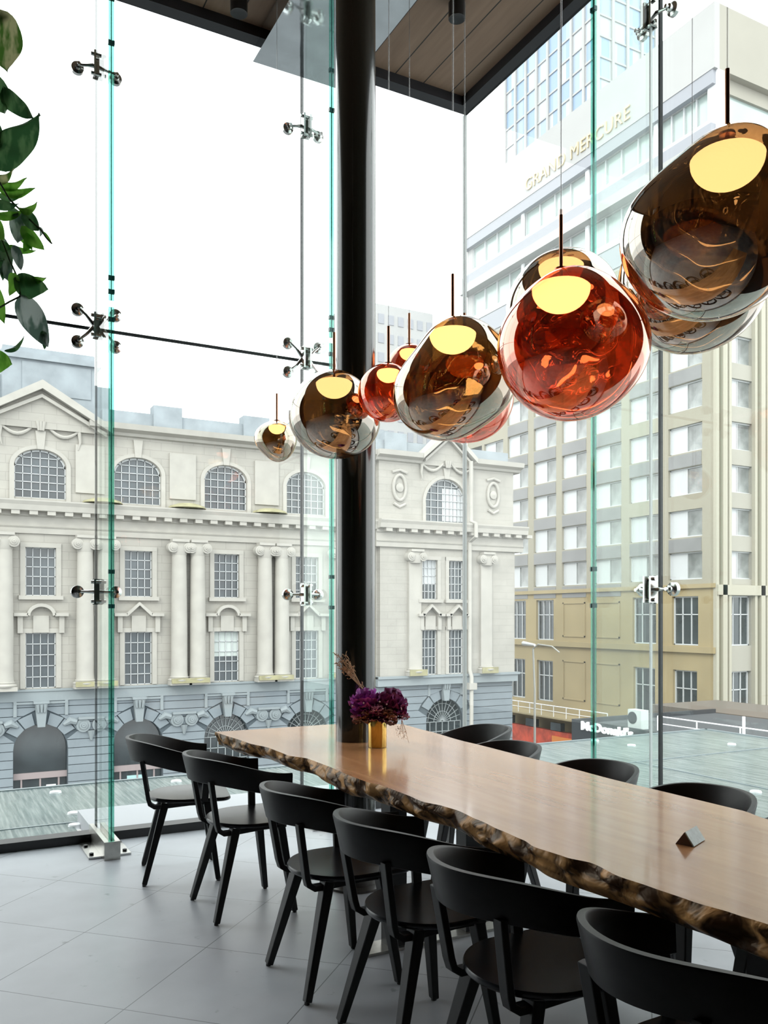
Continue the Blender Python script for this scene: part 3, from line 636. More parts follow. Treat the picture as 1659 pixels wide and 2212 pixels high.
LV = [((-12, 22), (16, 156), 40, LFV, 0), ((-30, 20), (20, 40), 30, LFD, .3), ((-28, 160), (10, 244), 30, LFD, .2), ((8, 190), (72, 255), 22, LFD, .4), ((-30, 340), (86, 246), 46, LFD, .1), ((-30, 385), (30, 365), 16, LFV, .3),
      ((-10, 400), (58, 384), 12, LFG, .2), ((0, 412), (76, 406), 12, LFG, .1), ((-6, 420), (54, 417), 10, LFD, .2), ((40, 450), (80, 436), 12, LFG, .3), ((-10, 462), (50, 452), 12, LFG, .2), ((52, 455), (84, 500), 15, LFD, .2),
      ((40, 462), (38, 526), 20, LFS, .3), ((48, 490), (96, 540), 15, LFG, .2), ((66, 505), (50, 545), 12, LFG, .3), ((20, 530), (78, 541), 8, LFG, .2), ((-20, 500), (20, 610), 24, LFS, .1), ((2, 520), (6, 606), 20, LFD, .1), ((30, 530), (46, 585), 11, LFS, .2),
      ((28, 590), (20, 640), 13, LFG, .1), ((34, 604), (104, 624), 27, LFD, .1), ((30, 600), (100, 600), 14, LFG, .2), ((44, 640), (104, 750), 28, LFS, .2), ((92, 715), (96, 756), 8, LFD, .2), ((92, 500), (112, 528), 4, LFG, 0), ((84, 490), (86, 512), 5, LFS, 0),
      ((-26, 770), (26, 786), 26, LFG, .1), ((10, 758), (52, 726), 7, LFD, .3), ((-26, 460), (8, 520), 16, LFG, .2), ((-20, 430), (40, 440), 14, LFD, .3), ((-36, 560), (10, 560), 20, LFD, .3), ((-34, 250), (-2, 330), 26, LFD, .3), ((-30, 600), (10, 700), 18, LFG, .2), ((36, 470), (70, 540), 15, LFG, .4), ((20, 448), (70, 478), 15, LFD, .4)]
for i, (a, c, w_, mt, tw) in enumerate(LV):
    dd = ((i*37) % 9-4)*.008; leaf(PW(*a, dd), PW(*c, dd+.01), w_*PDEP/1855, mt, .012, tw, i)
for pts in ([(-40, -300), (-38, 0), (-30, 200), (-20, 360), (20, 430), (70, 480), (88, 496)], [(-20, 360), (-10, 480), (20, 560), (40, 605), (44, 640)], [(0, 664), (20, 652), (44, 640)], [(-20, 500), (-26, 620), (-30, 700), (-26, 770)], [(-30, 700), (0, 664)], [(88, 496), (100, 514), (112, 526)]):
    MB().tube([PW(*p) for p in pts], .0022, 6).build('vine', STM, pr_, True)
hp = PW(-60, -380); r = thing('hanging_planter', 'dark hanging planter above the left photo border, out of view', 'planter', tuple(hp))
MB().lathe([(0, -.22), (.13, -.20), (.17, 0), (.155, 0), (.12, -.17), (0, -.18)], hp, 24).build('pot', BLACK, r, 'auto'); MB().tube([hp-Vector((0, 0, .02)), (hp.x, hp.y, CZ+.02)], .003, 6).build('hanger', BLACK, r)

# ------------------------------------------------------------------ glass canopy outside
r = thing('glass_canopy', 'sloping fritted glass street canopy just outside the window walls', 'canopy', (0, 7, -.1))
b = MB(); b.box(-6, .95, 5.68, 6.62, -.13, -.11); b.build('glass_pane', CANOPY, r)
b = MB(); b.box(-6, 9.2, 6.64, 8.08, -.13, -.11); b.build('glass_pane', CANOPY, r)
b = MB(); b.box(3.80, 9.2, -2, 6.62, -.13, -.11); b.build('glass_pane', CANOPY, r)
b = MB(); b.box(-6, 9.2, 6.62, 6.64, -.135, -.105); b.box(-6, 9.24, 8.08, 8.12, -.16, -.10); b.box(9.2, 9.24, -2, 8.12, -.16, -.10); b.box(6.5, 6.52, -2, 6.62, -.135, -.105); b.box(3.80, 9.2, 4.0, 4.02, -.135, -.105); b.box(3.8, 9.2, 1.9, 1.92, -.135, -.105)
b.build('joint_strip', M('joint_grey', (.22, .26, .27), .5), r)
b = MB()
for y in (6.8, 7.8): b.box(-6, 9.2, y-.03, y+.03, -.30, -.14)
b.box(3.9, 3.96, -2, 6.7, -.3, -.14); b.build('support_beam', STEELB, r)
for x, y in ((1.01, 6.92), (.96, 6.52), (2.03, 7.82), (.99, 7.82), (-.4, 6.95), (-.4, 7.8), (3.4, 7.8), (3.4, 6.9), (7.19, 8.0), (7.3, 7.5), (5.0, 7.8), (5.2, 6.9), (8.4, 7.0), (6.3, 5.0), (6.3, 3.9), (8.2, 5.2), (4.2, 5.4)):
    MB().lathe([(0, .02), (.045, .014), (.05, 0), (.05, -.02), (0, -.02)], (x, y, -.11), 20).build('glass_button', WHITE, r, 'auto')
tag(MB().box(.99, WX-.1, 5.68, 6.62, -.13, -.02).build('white_gutter_board', M('gutter_white', (.40, .41, .43), .6)), 'white metal board lying outside along the foot of the window', 'board')

# ------------------------------------------------------------------ stone building opposite
YF = 45.0; SB = thing('stone_building', 'pale classical stone building with columns and arched windows across the street', 'building', (14, YF, -11))
BAYS = [5.02+4.70*k for k in range(-2, 4)]       # -4.4 .. 19.1
PV = 28.3; X0, X1 = -8.0, 33.4
def archpts(cx, hw, zs, rise, n=16): return [(cx-hw*math.cos(PI*k/n), zs+rise*math.sin(PI*k/n)) for k in range(n+1)]
def spandrel(mb, cx, hw, zs, rise, ztop, y0, y1):
    P = archpts(cx, hw, zs, rise)
    for (xa, za), (xb, zb) in zip(P, P[1:]): mb.prism([(xa, za), (xb, zb), (xb, ztop), (xa, ztop)], 1, y0, y1)
rect = []; arch = []
for c in BAYS+[22.4]:
    ww = .70 if c < 22 else .5
    rect += [(c-ww, c+ww, -2.10, .60), (c-ww, c+ww, 2.43, 4.78)]
for c in (PV-1.27, PV+.65): pass
PWN = [27.03, 28.94]
for c in PWN: rect += [(c-.54, c+.54, -2.12, .58), (c-.54, c+.54, 2.45, 4.84)]
att = [(c, 1.19, 8.75, .85) for c in BAYS]+[(PV, 1.48, 8.35, 1.5), (22.4, .7, 8.75, .6)]
gnd = [(c, 1.24, -5.1, 1.24) for c in BAYS]+[(PV, 1.35, -5.1, 1.45)]
def seg(x): return YF if x < 23.63 else YF-.35
# upper body
b = MB(); wallgrid(b, X0, 23.63, -2.15, 7.0, rect, lambda a, c, z0, z1: b.box(a, c, YF, YF+.6, z0, z1))
wallgrid(b, 23.63, X1, -2.15, 7.0, rect, lambda a, c, z0, z1: b.box(a, c, YF-.35, YF+.6, z0, z1))
ah = [(c-h, c+h, 7.22, zs+rs) for c, h, zs, rs in att]
wallgrid(b, X0, 23.63, 7.0, 10.8, ah, lambda a, c, z0, z1: b.box(a, c, YF+.15, YF+.7, z0, z1))
wallgrid(b, 23.63, X1, 7.0, 10.8, ah, lambda a, c, z0, z1: b.box(a, c, YF-.2, YF+.7, z0, z1))
for c, h, zs, rs in att: spandrel(b, c, h, zs, rs, zs+rs, YF+.15 if c < 23 else YF-.2, YF+.7)
b.box(X0, X1, YF+.7, YF+18, -11, 11)          # body behind
fixn(b.build('wall', STONE, SB))
# rusticated base
b = MB(); gh = [(c-h, c+h, -11, zs+rs) for c, h, zs, rs in gnd]
wallgrid(b, X0, X1, -11, -2.15, gh, lambda a, c, z0, z1: b.box(a, c, YF, YF+.6, z0, z1))
for c, h, zs, rs in gnd: spandrel(b, c, h, zs, rs, zs+rs, YF, YF+.6)
fixn(b.build('base_wall', M('joint_blue_grey', (.08, .10, .115), .9), SB))
b = MB(); edges = [X0]
cents = sorted([(c, h, zs, rs) for c, h, zs, rs in gnd]); bounds = [X0]+[(cents[i][0]+cents[i+1][0])/2 for i in range(len(cents)-2)]+[21.6, 24.2, X1]
ch, gp = .42, .035
for i, (c, h, zs, rs) in enumerate(cents):
    xl = bounds[i] if i < len(cents)-1 else 24.2; xr = bounds[i+1] if i < len(cents)-1 else X1
    z = -11+.02
    while z < -2.75:
        z1 = z+ch-gp
        def inner(zz):
            if zz < zs: return h+.02
            R_ = rs+.62; t = zz-zs
            return max(h+.02 if t < rs*.45 else 0, math.sqrt(max(0, R_*R_-t*t))) if t < R_ else 0
        def inn(zz):
            if zz < zs: return h+.02
            t = zz-zs
            if t < rs*.5: return h*math.sqrt(max(0, 1-(t/rs)**2))+.03
            R_ = rs+.60
            return math.sqrt(R_*R_-t*t)+.05 if t < R_ else .0
        a0, a1 = inn(z), inn(z1)
        yo = YF-.07 if c < 23 else YF-.12
        b.prism([(xl, z), (c-a0, z), (c-a1, z1), (xl, z1)], 1, yo, YF+.01); b.prism([(c+a0, z), (xr, z), (xr, z1), (c+a1, z1)], 1, yo, YF+.01)
        z += ch
    # voussoirs round the crown
    for k in range(5):
        a0 = R(30+24*k)+.02; a1 = R(30+24*(k+1))-.02
        P = [(c+(h+.02)*math.cos(a0), zs+rs*math.sin(a0)+.02), (c+(h+.60)*math.cos(a0), zs+(rs+.58)*math.sin(a0)), (c+(h+.60)*math.cos(a1), zs+(rs+.58)*math.sin(a1)), (c+(h+.02)*math.cos(a1), zs+rs*math.sin(a1)+.02)]
        if k != 2: b.prism(P, 1, YF-.08, YF+.01)
b.box(21.6, 24.2, YF-.06, YF+.01, -11, -2.8)
fixn(b.build('rusticated_blocks', BLUE, SB))
b = MB(); b.box(X0, 23.4, YF-.14, YF+.01, -2.72, -2.16); b.box(23.4, X1+.15, YF-.5, YF+.01, -2.72, -2.16); b.box(X0, 23.4, YF-.2, YF, -2.24, -2.14); b.box(23.4, X1+.25, YF-.6, YF, -2.28, -2.14)
b.build('string_course', BLUE2, SB)
for c, h, zs, rs in cents:      # keystones with scroll and a little frame above
    b = MB(); b.prism([(c-.17, zs+rs-.12), (c+.17, zs+rs-.12), (c+.30, zs+rs+1.1), (c-.30, zs+rs+1.1)], 1, YF-.30, YF); b.box(c-.36, c+.36, YF-.38, YF, zs+rs+1.02, zs+rs+1.14)
    for s in (-.18, 0, .18): b.tube([(c+s, YF-.36, zs+rs+1.0), (c+s*.8, YF-.34, zs+rs+.6)], [.10, .05], 8)
    b.box(c-1.25, c-1.10, YF-.15, YF, -3.45, -2.72); b.box(c+1.10, c+1.25, YF-.15, YF, -3.45, -2.72); b.box(c-1.25, c+1.25, YF-.16, YF, -2.86, -2.76)
    fixn(b.build('keystone', BLUE2, SB))
for k in range(6):              # scroll ornaments between the arches
    c = 2.67+4.7*(k-1)
    if c > 20: continue
    b = MB(); b.box(c-.62, c+.62, YF-.26, YF, -3.72, -3.6)
    for s in (-1, 1):
        for rr_, dy in ((.34, .18), (.20, .26), (.09, .32)): b.lathe([(rr_, 0), (rr_, -dy), (rr_-.06, -dy), (0, -dy+.05)], (c+s*.38, YF, -4.02), 18, axis='y')
        b.tube([(c+s*.7, YF-.1, -3.85), (c+s*1.0, YF-.1, -3.75), (c+s*1.3, YF-.08, -3.95)], [.16, .2, .08], 8)
    b.tube([(c, YF-.12, -4.3), (c, YF-.12, -4.8)], [.2, .05], 8); fixn(b.build('scroll_ornament', BLUE2, SB, 'auto'))
# entablature
b = MB(); prof = [(YF, 5.45), (YF-.10, 5.45), (YF-.12, 5.70), (YF-.18, 5.78), (YF-.10, 5.82), (YF-.10, 6.25), (YF-.2, 6.3), (YF-.2, 6.48), (YF-.62, 6.52), (YF-.66, 6.78), (YF-.74, 6.95), (YF-.74, 7.02), (YF+.3, 7.08), (YF+.3, 5.45)]
b.loft([[(X0, y, z) for y, z in prof], [(23.5, y, z) for y, z in prof]]); pr2 = [(y-.42, z+.08) if y < YF+.2 else (y, z+.08) for y, z in prof]
b.loft([[(23.3, y, z) for y, z in pr2], [(X1+.55, y, z) for y, z in pr2]]); fixn(b.build('cornice', STONE2, SB))
b = MB(); x = X0+.3
while x < 23: b.box(x, x+.38, YF-.58, YF-.15, 6.32, 6.52); x += .81
x = 23.7
while x < 34: b.box(x, x+.42, YF-1.0, YF-.5, 6.40, 6.60); x += .85
b.build('modillion_row', STONE2, SB)
# roof cornice, pediments, parapet
RC_ = [(YF+.15, 10.62), (YF-.02, 10.66), (YF-.08, 10.8), (YF-.42, 10.92), (YF-.48, 11.2), (YF+.6, 11.26), (YF+.6, 10.62)]
b = MB()
for a, c in ((X0, 5.05-2.2), (5.05+2.2, 23.6)): b.loft([[(a, y, z) for y, z in RC_], [(c, y, z) for y, z in RC_]])
R2_ = [(y-.35, z) if y < YF+.5 else (y, z) for y, z in RC_]
for a, c in ((23.4, PV-1.83), (PV+1.83, X1+.45)): b.loft([[(a, y, z) for y, z in R2_], [(c, y, z) for y, z in R2_]])
def rake(cx, hw, z0, z1, y0, y1, th=.34):
    for s in (-1, 1):
        P = [(cx+s*hw, z0), (cx, z1), (cx, z1-th*1.25), (cx+s*hw, z0-th)]; b.prism(P, 1, y0, y1)
        P = [(cx+s*(hw-.25), z0-th*.9), (cx, z1-th*1.9), (cx, z1-th*2.4), (cx+s*(hw-.25), z0-th*1.5)]; b.prism(P, 1, y0+.22, y1)
rake(5.05, 3.3, 10.95, 12.9, YF-.5, YF+.5); rake(PV, 1.95, 11.2, 12.95, YF-.85, YF+.4, .3)
fixn(b.build('roof_cornice', STONE2, SB))
b = MB(); b.prism([(5.05-3.1, 10.6), (5.05+3.1, 10.6), (5.05, 12.6)], 1, YF-.05, YF+.5); b.prism([(PV-1.9, 10.6), (PV+1.9, 10.6), (PV+1.9, 11.1), (PV, 12.75), (PV-1.9, 11.1)], 1, YF-.35, YF+.4); fixn(b.build('gable', STONE, SB))
b = MB(); b.box(8.0, X1, YF+.35, YF+.9, 11.2, 12.0); b.box(-8, 2.5, YF+.35, YF+.9, 11.2, 12.0)
for c in (10.0+1.3, 16.2, 20.9, 25.0): b.box(c-.75, c+.75, YF+.2, YF+1.0, 11.2, 12.45)
b.box(19.5, 26, YF+3, YF+9, 11, 13.2)
b.build('parapet', ROOFST, SB)
b = MB(); b.box(3.4, 7.9, YF+1.4, YF+8, 11, 14.9); b.box(3.2, 8.1, YF+1.2, YF+8, 14.3, 14.6); b.box(4.3, 7.6, YF+1.35, YF+1.4, 12.6, 14.2); b.box(-8, 3.4, YF+2.2, YF+8, 11, 13.6); b.box(7.9, 8.6, YF+1.6, YF+4, 11, 13.4); b.build('attic_block', ROOFST, SB)
# ionic columns
def ionic(cx, y0, rad=.42, flat=False):
    b = MB(); zb, zt = -1.72, 4.72
    if flat: b.box(cx-rad, cx+rad, y0-.18, y0+.05, zb, zt)
    else: b.lathe([(rad*1.06, zb), (rad, zb+.3), (rad, zb+2.5), (rad*.88, zt)], (cx, y0-.1, 0), 20)
    b.box(cx-rad-.14, cx+rad+.14, y0-.55, y0+.05, -2.15, -1.95); b.lathe([(rad+.14, -1.95), (rad+.17, -1.88), (rad+.05, -1.80), (rad+.08, -1.74), (rad, -1.7)], (cx, y0-.1, 0), 20)
    o = fixn(b.build('column', STONE2, SB, 'auto'))
    b = MB(); b.box(cx-rad-.02, cx+rad+.02, y0-.52, y0+.05, 5.28, 5.42); b.box(cx-rad-.05, cx+rad+.05, y0-.42, y0+.05, 5.05, 5.28); b.lathe([(rad*.9, 4.6), (rad*1.02, 4.8), (rad*1.05, 5.06)], (cx, y0-.1, 0), 16)
    for s in (-1, 1):
        for q, yy in ((.27, .48), (.17, .54), (.08, .60)): b.lathe([(q, 0), (q, -yy), (q-.05, -yy-.01), (0, -yy+.03)], (cx+s*(rad-.02), y0, 4.98), 16, axis='y')
    fixn(b.build('capital', STONE2, o, 'auto'))
for c in (-6.55, -1.85, 2.85, 7.52, 12.22, 16.95, 21.4):
    for s in (-.49, .49): ionic(c+s, YF-.3)
for c in (25.92, 31.1): ionic(c, YF-.35, .42, True)
b = MB()
for c in (7.52, 12.22, 16.95, 21.4): b.box(c-1.0, c+1.0, YF-.95, YF-.82, -2.05, -1.80)
for c in (25.92, 31.1): b.box(c-.6, c+.6, YF-.98, YF-.90, -2.12, -1.75)
for c in (7.9, 12.2, 16.8): b.lathe([(1.0, 0), (.9, .12), (.5, .25), (0, .28)], (c, YF-.2, 7.08), 14)
b.build('lichen_patch', MOSS, SB)
# surrounds, sills, hoods
b = MB()
for (a, c, z0, z1) in rect:
    yy = seg(a)
    for p, q in ((a-.24, a), (c, c+.24)): b.box(p, q, yy-.06, yy, z0, z1+.2)
    b.box(a-.24, c+.24, yy-.07, yy, z1, z1+.22)
    if z0 > 2: b.box(a-.32, c+.32, yy-.22, yy, z0-.2, z0)
for i, c in enumerate(BAYS+PWN):
    hw = 1.25 if i < len(BAYS) else .92; yy = seg(c)
    for s in (-1, 1):
        b.box(c+s*.62, c+s*hw, yy-.36, yy, 1.42, 1.58) if hw > 1 else b.box(c+s*.5, c+s*hw, yy-.36, yy, 1.42, 1.58)
        b.box(c+s*(hw-.18), c+s*(hw-.42), yy-.2, yy, .6, 1.42)
    if i < len(BAYS) and i % 2 == 0:
        P = archpts(c, .66, 1.48, .56, 12); Q = archpts(c, .52, 1.44, .44, 12)
        for k in range(12): b.prism([P[k], P[k+1], Q[k+1], Q[k]], 1, yy-.36, yy)
    else:
        for s in (-1, 1): b.prism([(c+s*.66, 1.58), (c, 2.15), (c, 1.98), (c+s*.60, 1.42)], 1, yy-.36, yy)
    b.box(c-.36, c+.36, yy-.12, yy, .62, 1.45)
for c, h, zs, rs in att:
    yy = YF+.15 if c < 23 else YF-.2; P = archpts(c, h+.22, zs, rs+.2, 18); Q = archpts(c, h+.02, zs, rs+.02, 18)
    for k in range(18): b.prism([P[k], P[k+1], Q[k+1], Q[k]], 1, yy-.08, yy)
    for s in (-1, 1): b.box(c+s*h, c+s*(h+.22), yy-.08, yy, 7.1, zs)
    b.prism([(c-.15, zs+rs), (c+.15, zs+rs), (c+.24, 10.5), (c-.24, 10.5)], 1, yy-.12, yy)
for c in (7.35, 12.05, 16.75): b.box(c-.7, c+.7, YF+.05, YF+.15, 7.6, 10.0)
fixn(b.build('moulded_surrounds', STONE2, SB))
# garlands and cartouches
for c in (5.02, PV):
    b = MB(); yy = YF+.05 if c < 23 else YF-.35
    for s in (-1, 1): b.tube([(c+s*(.3+1.5*k/8), yy, 10.75-.42*math.sin(PI*k/8)-.1*k/8) for k in range(9)], [.05+.05*math.sin(PI*k/8) for k in range(9)], 8); b.tube([(c+s*1.8, yy, 10.6), (c+s*1.85, yy, 10.1), (c+s*1.75, yy, 9.7)], [.1, .07, .03], 8)
    for s in (-.16, 0, .16): b.tube([(c+s, yy-.1, 10.95), (c+s*.6, yy-.1, 10.5)], [.10, .06], 8)
    fixn(b.build('garland', STONE2, SB, 'auto'))
for c in (25.0, 31.8):
    b = MB(); yy = YF-.2; P = []
    for k in range(24): a = 2*PI*k/24; P.append((c+.42*math.cos(a), yy-.06, 9.1+.75*math.sin(a)))
    b.tube(P+[P[0], P[1]], .10, 8); b.lathe([(.28, 0), (.26, -.10), (0, -.16)], (c, yy, 9.1), 16, axis='y'); b.tube([(c-.5, yy-.05, 10.0), (c, yy-.08, 10.15), (c+.5, yy-.05, 10.0)], .09, 8); b.tube([(c-.4, yy-.05, 8.15), (c, yy-.05, 7.95), (c+.4, yy-.05, 8.15)], .09, 8)
    fixn(b.build('cartouche', STONE2, SB, 'auto'))
# downpipe on the pavilion
# windows
def swin(c, hw, z0, z1, nc, nr, yy, arch=None, mt=PANE, sub='pane'):
    b = MB(); t = .045; fy0, fy1 = yy+.16, yy+.22
    def ztop(x):
        if arch is None: return z1
        zs, rs = arch; u = (x-c)/hw; return zs+rs*math.sqrt(max(0, 1-u*u))
    for k in range(nc+1):
        x = c-hw+2*hw*k/nc; tt = t*1.5 if k in (0, nc) else t*.75
        xx = min(max(x, c-hw+.02), c+hw-.02); b.box(xx-tt/2, xx+tt/2, fy0, fy1, z0, max(z0+.1, ztop(xx)))
    for k in range(nr+1):
        z = z0+(z1-z0)*k/nr; tt = t*1.6 if k in (0, nr) else t*.8
        if arch is None: b.box(c-hw, c+hw, fy0, fy1, z-tt/2, z+tt/2)
        else:
            zs, rs = arch
            w_ = hw if z <= zs else hw*math.sqrt(max(0, 1-((z-zs)/rs)**2))
            if w_ > .1: b.box(c-w_, c+w_, fy0, fy1, z-tt/2, z+tt/2)
    if arch:
        P = archpts(c, hw, arch[0], arch[1], 16); Q = archpts(c, hw-.09, arch[0], arch[1]-.09, 16)
        for k in range(16): b.prism([P[k], P[k+1], Q[k+1], Q[k]], 1, fy0, fy1)
    f = fixn(b.build('window', WFR, SB)); p = MB()
    if arch is None: p.box(c-hw, c+hw, yy+.24, yy+.28, z0, z1)
    else: p.prism([(c-hw, z0), (c+hw, z0)]+archpts(c, hw, *arch, 16)[::-1], 1, yy+.24, yy+.28)
    fixn(p.build(sub, mt, f)); return f
for c in BAYS: swin(c, .70, -2.10, .60, 4, 5, YF); swin(c, .70, 2.43, 4.78, 4, 5, YF)
for z0, z1 in ((-2.1, .6), (2.43, 4.78)): swin(22.4, .5, z0, z1, 3, 5, YF)
for i, c in enumerate(PWN): swin(c, .54, -2.12, .58, 4, 5, YF-.35); f = swin(c, .54, 2.45, 4.84, 4, 5, YF-.35)
fb = MB().box(PWN[0]-.5, PWN[0]+.5, YF-.35+.225, YF-.35+.237, 3.35, 4.8).build('blind', BLIND, SB)
fb = MB().box(BAYS[4]-.66, BAYS[4]+.66, YF+.225, YF+.237, -.75, .55).build('blind', M('blind_greygreen', (.50, .55, .53), .7), SB)
for i, (c, h, zs, rs) in enumerate(att): swin(c, h, 7.22, zs+rs, 6 if c != 22.4 else 4, 6, YF+.15 if c < 23 else YF-.2, (zs, rs))
b = MB()
for k in range(6): b.box(PV-.15+.27*k, PV+.09+.27*k, YF+.02, YF+.03, 7.3, 9.3)
b.build('curtain', BLIND, SB)
for c, h, zs, rs in cents:
    f = MB(); yy = YF
    if c < 13 and c > -5:
        f.box(c-h, c+h, yy+.2, yy+.45, -6.55, -6.25); f.box(c-.04, c+.04, yy+.25, yy+.35, -11, -6.5); f.box(c-.9, c-.82, yy+.25, yy+.35, -11, -6.5); f.box(c+.82, c+.9, yy+.25, yy+.35, -11, -6.5)
        w_ = f.build('doorway', M('door_frame_mauve', (.30, .25, .25), .6), SB)
    else:
        for k in range(1, 12): a = PI*k/12; f.bar((c+.55*math.cos(a)*.0, yy+.25, zs), (c+h*math.cos(a), yy+.25, zs+rs*math.sin(a)), .03, .03, (0, 1, 0))
        for q in (.45, .78):
            P = archpts(c, h*q, zs, rs*q, 14)
            for k in range(14): f.bar((P[k][0], yy+.25, P[k][1]), (P[k+1][0], yy+.25, P[k+1][1]), .03, .03, (0, 1, 0))
        for k in range(7): x = c-h+2*h*k/6; f.box(x-.02, x+.02, yy+.22, yy+.28, -9, zs)
        for k in range(7): f.box(c-h, c+h, yy+.22, yy+.28, zs-.6*k-.02, zs-.6*k+.02)
        w_ = f.build('fan_window', M('fan_frame_grey', (.30, .33, .34), .6), SB)
    p = MB().prism([(c-h, -11), (c+h, -11)]+archpts(c, h, zs, rs, 16)[::-1], 1, YF+.3, YF+.36); fixn(p.build('pane', DPANE, w_))
MB().box(5.3, 5.75, YF+.27, YF+.29, -7.5, -6.9).build('door_notice', WHITE, SB); MB().box(9.2, 10.2, YF+.27, YF+.29, -8, -6.8).build('door_poster', M('poster_teal', (.35, .55, .55), .6), SB)
# downpipe
b = MB().tube([(29.78, YF-.75, 11), (29.78, YF-.75, 7.3), (29.78, YF-1.3, 7.1), (29.78, YF-1.3, 6.3), (29.78, YF-.6, 6.0), (29.78, YF-.6, -1.9), (29.78, YF-.8, -2.3), (29.78, YF-.75, -11)], .13, 10); b.box(29.5, 30.06, YF-1.0, YF-.4, -3.1, -2.7); b.build('downpipe', STONE2, SB, 'auto')

# ------------------------------------------------------------------ hotel building on the right
HX = 48.0; HT = thing('hotel_building', 'tall beige and grey corner building with rows of white windows', 'building', (60, 55, -11))
HC = [63.7, 59.8, 55.95, 51.95, 48.0, 44.05]; HC2 = [67.5, 71.0]; ZR = [6.0+3.03*k for k in range(0, 8)]
hol = []
for c in HC+HC2:
    for z in ZR: hol.append((c-1.55, c+1.55, z-1.95, z))
    if c not in (55.95, 51.95): hol.append((c-1.2, c+1.2, -.65, 2.85)); hol.append((c-1.1, c+1.1, -6.0, -2.45))
for a, c in ((41.9, 46.5), (46.9, 54.0), (54.4, 62.6), (63.0, 71.0)):
    hol.append((a, c, 30.6, 33.3)); hol.append((a, c, 35.3, 37.9))
b = MB(); fw = lambda a, c, z0, z1: b.box(HX, HX+.5, a, c, z0, z1)
low = [h for h in hol if h[3] < 4.5]; mid = [h for h in hol if 4 < h[3] < 29]; up = [h for h in hol if h[3] > 29]
wallgrid(b, 41.5, 72, -11, 3.6, low, fw); fixn(b.build('lower_wall', BEIGE, HT))
b = MB(); wallgrid(b, 41.5, 72, 3.6, 28.6, mid, fw); fixn(b.build('middle_wall', GREYR, HT))
b = MB(); wallgrid(b, 41.5, 72, 28.6, 43.4, up, fw); b.box(HX-.5, HX, 41.0, 72, 38.9, 43.4); b.box(HX-.9, HX, 40.8, 72, 33.4, 34.2); fixn(b.build('upper_wall', PALE, HT))
b = MB(); b.box(HX-.45, HX, 41.2, 72, 37.95, 38.9); b.box(HX-.6, HX, 41.2, 72, 34.2, 35.2); b.box(HX-.1, HX, 41.5, 72, 28.8, 30.5); b.build('grey_band', HOTBAND, HT)
# side facing the camera's right
hol2 = []
for c in (50.6, 54.6, 58.6, 62.6):
    for z in ZR: hol2.append((c-1.3, c+1.3, z-1.95, z))
    hol2.append((c-1.2, c+1.2, -.65, 2.85)); hol2.append((c-1.2, c+1.2, -6, -2.45))
hol2 += [(48.9, 56, 35.3, 37.9), (56.6, 66, 35.3, 37.9), (48.9, 56, 30.6, 33.3), (56.6, 66, 30.6, 33.3)]
b = MB(); wallgrid(b, 48.5, 75, -11, 43.4, hol2, lambda a, c, z0, z1: b.box(a, c, 41.5, 42.0, z0, z1)); b.box(48, 75, 41.0, 41.5, 38.9, 43.4); fixn(b.build('side_wall', M('side_render', (.33, .315, .27), .85, var=.05, vscale=.3), HT))
b = MB()
for c in (52.6, 56.6, 60.6, 48.7): b.box(c-.22, c+.22, 41.1, 41.5, -6.5, 28.6); b.box(c-.75, c-.5, 41.2, 41.5, -6.5, 28.6); b.box(c+.5, c+.75, 41.2, 41.5, -6.5, 28.6)
b.box(48, 75, 40.9, 41.5, 28.2, 29.2); b.box(48, 75, 41.1, 41.5, 2.9, 3.6); b.build('reflection_pilaster', M('pilaster_cream', (.38, .36, .29), .8), HT)  # side uprights, partly imitating the stone facade's reflection in the glass
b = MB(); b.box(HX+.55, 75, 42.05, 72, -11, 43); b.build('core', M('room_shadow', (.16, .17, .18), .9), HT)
b = MB()
for c in (55.95, 51.95):
    for z0, z1 in ((-5.6, -2.3), (-.3, 2.6)):
        for q in (c-1.4, c+1.28): b.box(HX-.06, HX, q, q+.12, z0, z1)
        b.box(HX-.06, HX, c-1.4, c+1.4, z0, z0+.12); b.box(HX-.06, HX, c-1.4, c+1.4, z1-.12, z1)
b.box(HX-.25, HX, 41.3, 72, -1.15, -.72); b.box(HX-.18, HX, 41.3, 72, 3.4, 3.7); b.build('moulding', BEIGE, HT)
b = MB()
for c in HC:
    for z in ZR[:6]: 
        if c > 50 or int(z) % 2: b.box(HX-.03, HX, c-1.5, c+1.5, z-3.0, z-2.05)
b.build('spandrel_panels', SPAN, HT)
# windows (copies of two prototypes)
def hwin(w_, h_, style, mt=PANE):
    b = MB(); t = .09
    for y in (-w_/2, w_/2-t): b.box(0, .14, y, y+t, 0, h_)
    for z in (0, h_-t): b.box(0, .14, -w_/2, w_/2, z, z+t)
    b.box(-.06, .14, -w_/2-.05, w_/2+.05, -.09, 0)
    for y in ((-.04,) if style == 0 else (-w_/6-.03, w_/6-.03)): b.box(.02, .12, y, y+.07, 0, h_)
    if style == 1: b.box(.02, .12, -w_/2, w_/2, h_*.62, h_*.62+.07)
    f = b.build('window', WFR); p = MB().box(.10, .13, -w_/2+.05, w_/2-.05, .05, h_-.05).build('pane', mt, f)
    if style == 0: MB().box(.05, .09, .05, w_/2-.07, .07, h_-.07).build('blind', BLIND, f)
    return f
def put(f, loc, rz=0):
    f.parent = HT; f.matrix_parent_inverse = MW[HT.name].inverted(); f.location = loc; f.rotation_euler = (0, 0, rz); return f
protos = {}
def place(key, args, loc, rz=0):
    if key not in protos: protos[key] = put(hwin(*args), loc, rz); return
    s = protos[key]; c = s.copy(); COL.objects.link(c); c.location = loc; c.rotation_euler = (0, 0, rz)
    for ch_ in s.children: d = ch_.copy(); COL.objects.link(d); d.parent = c
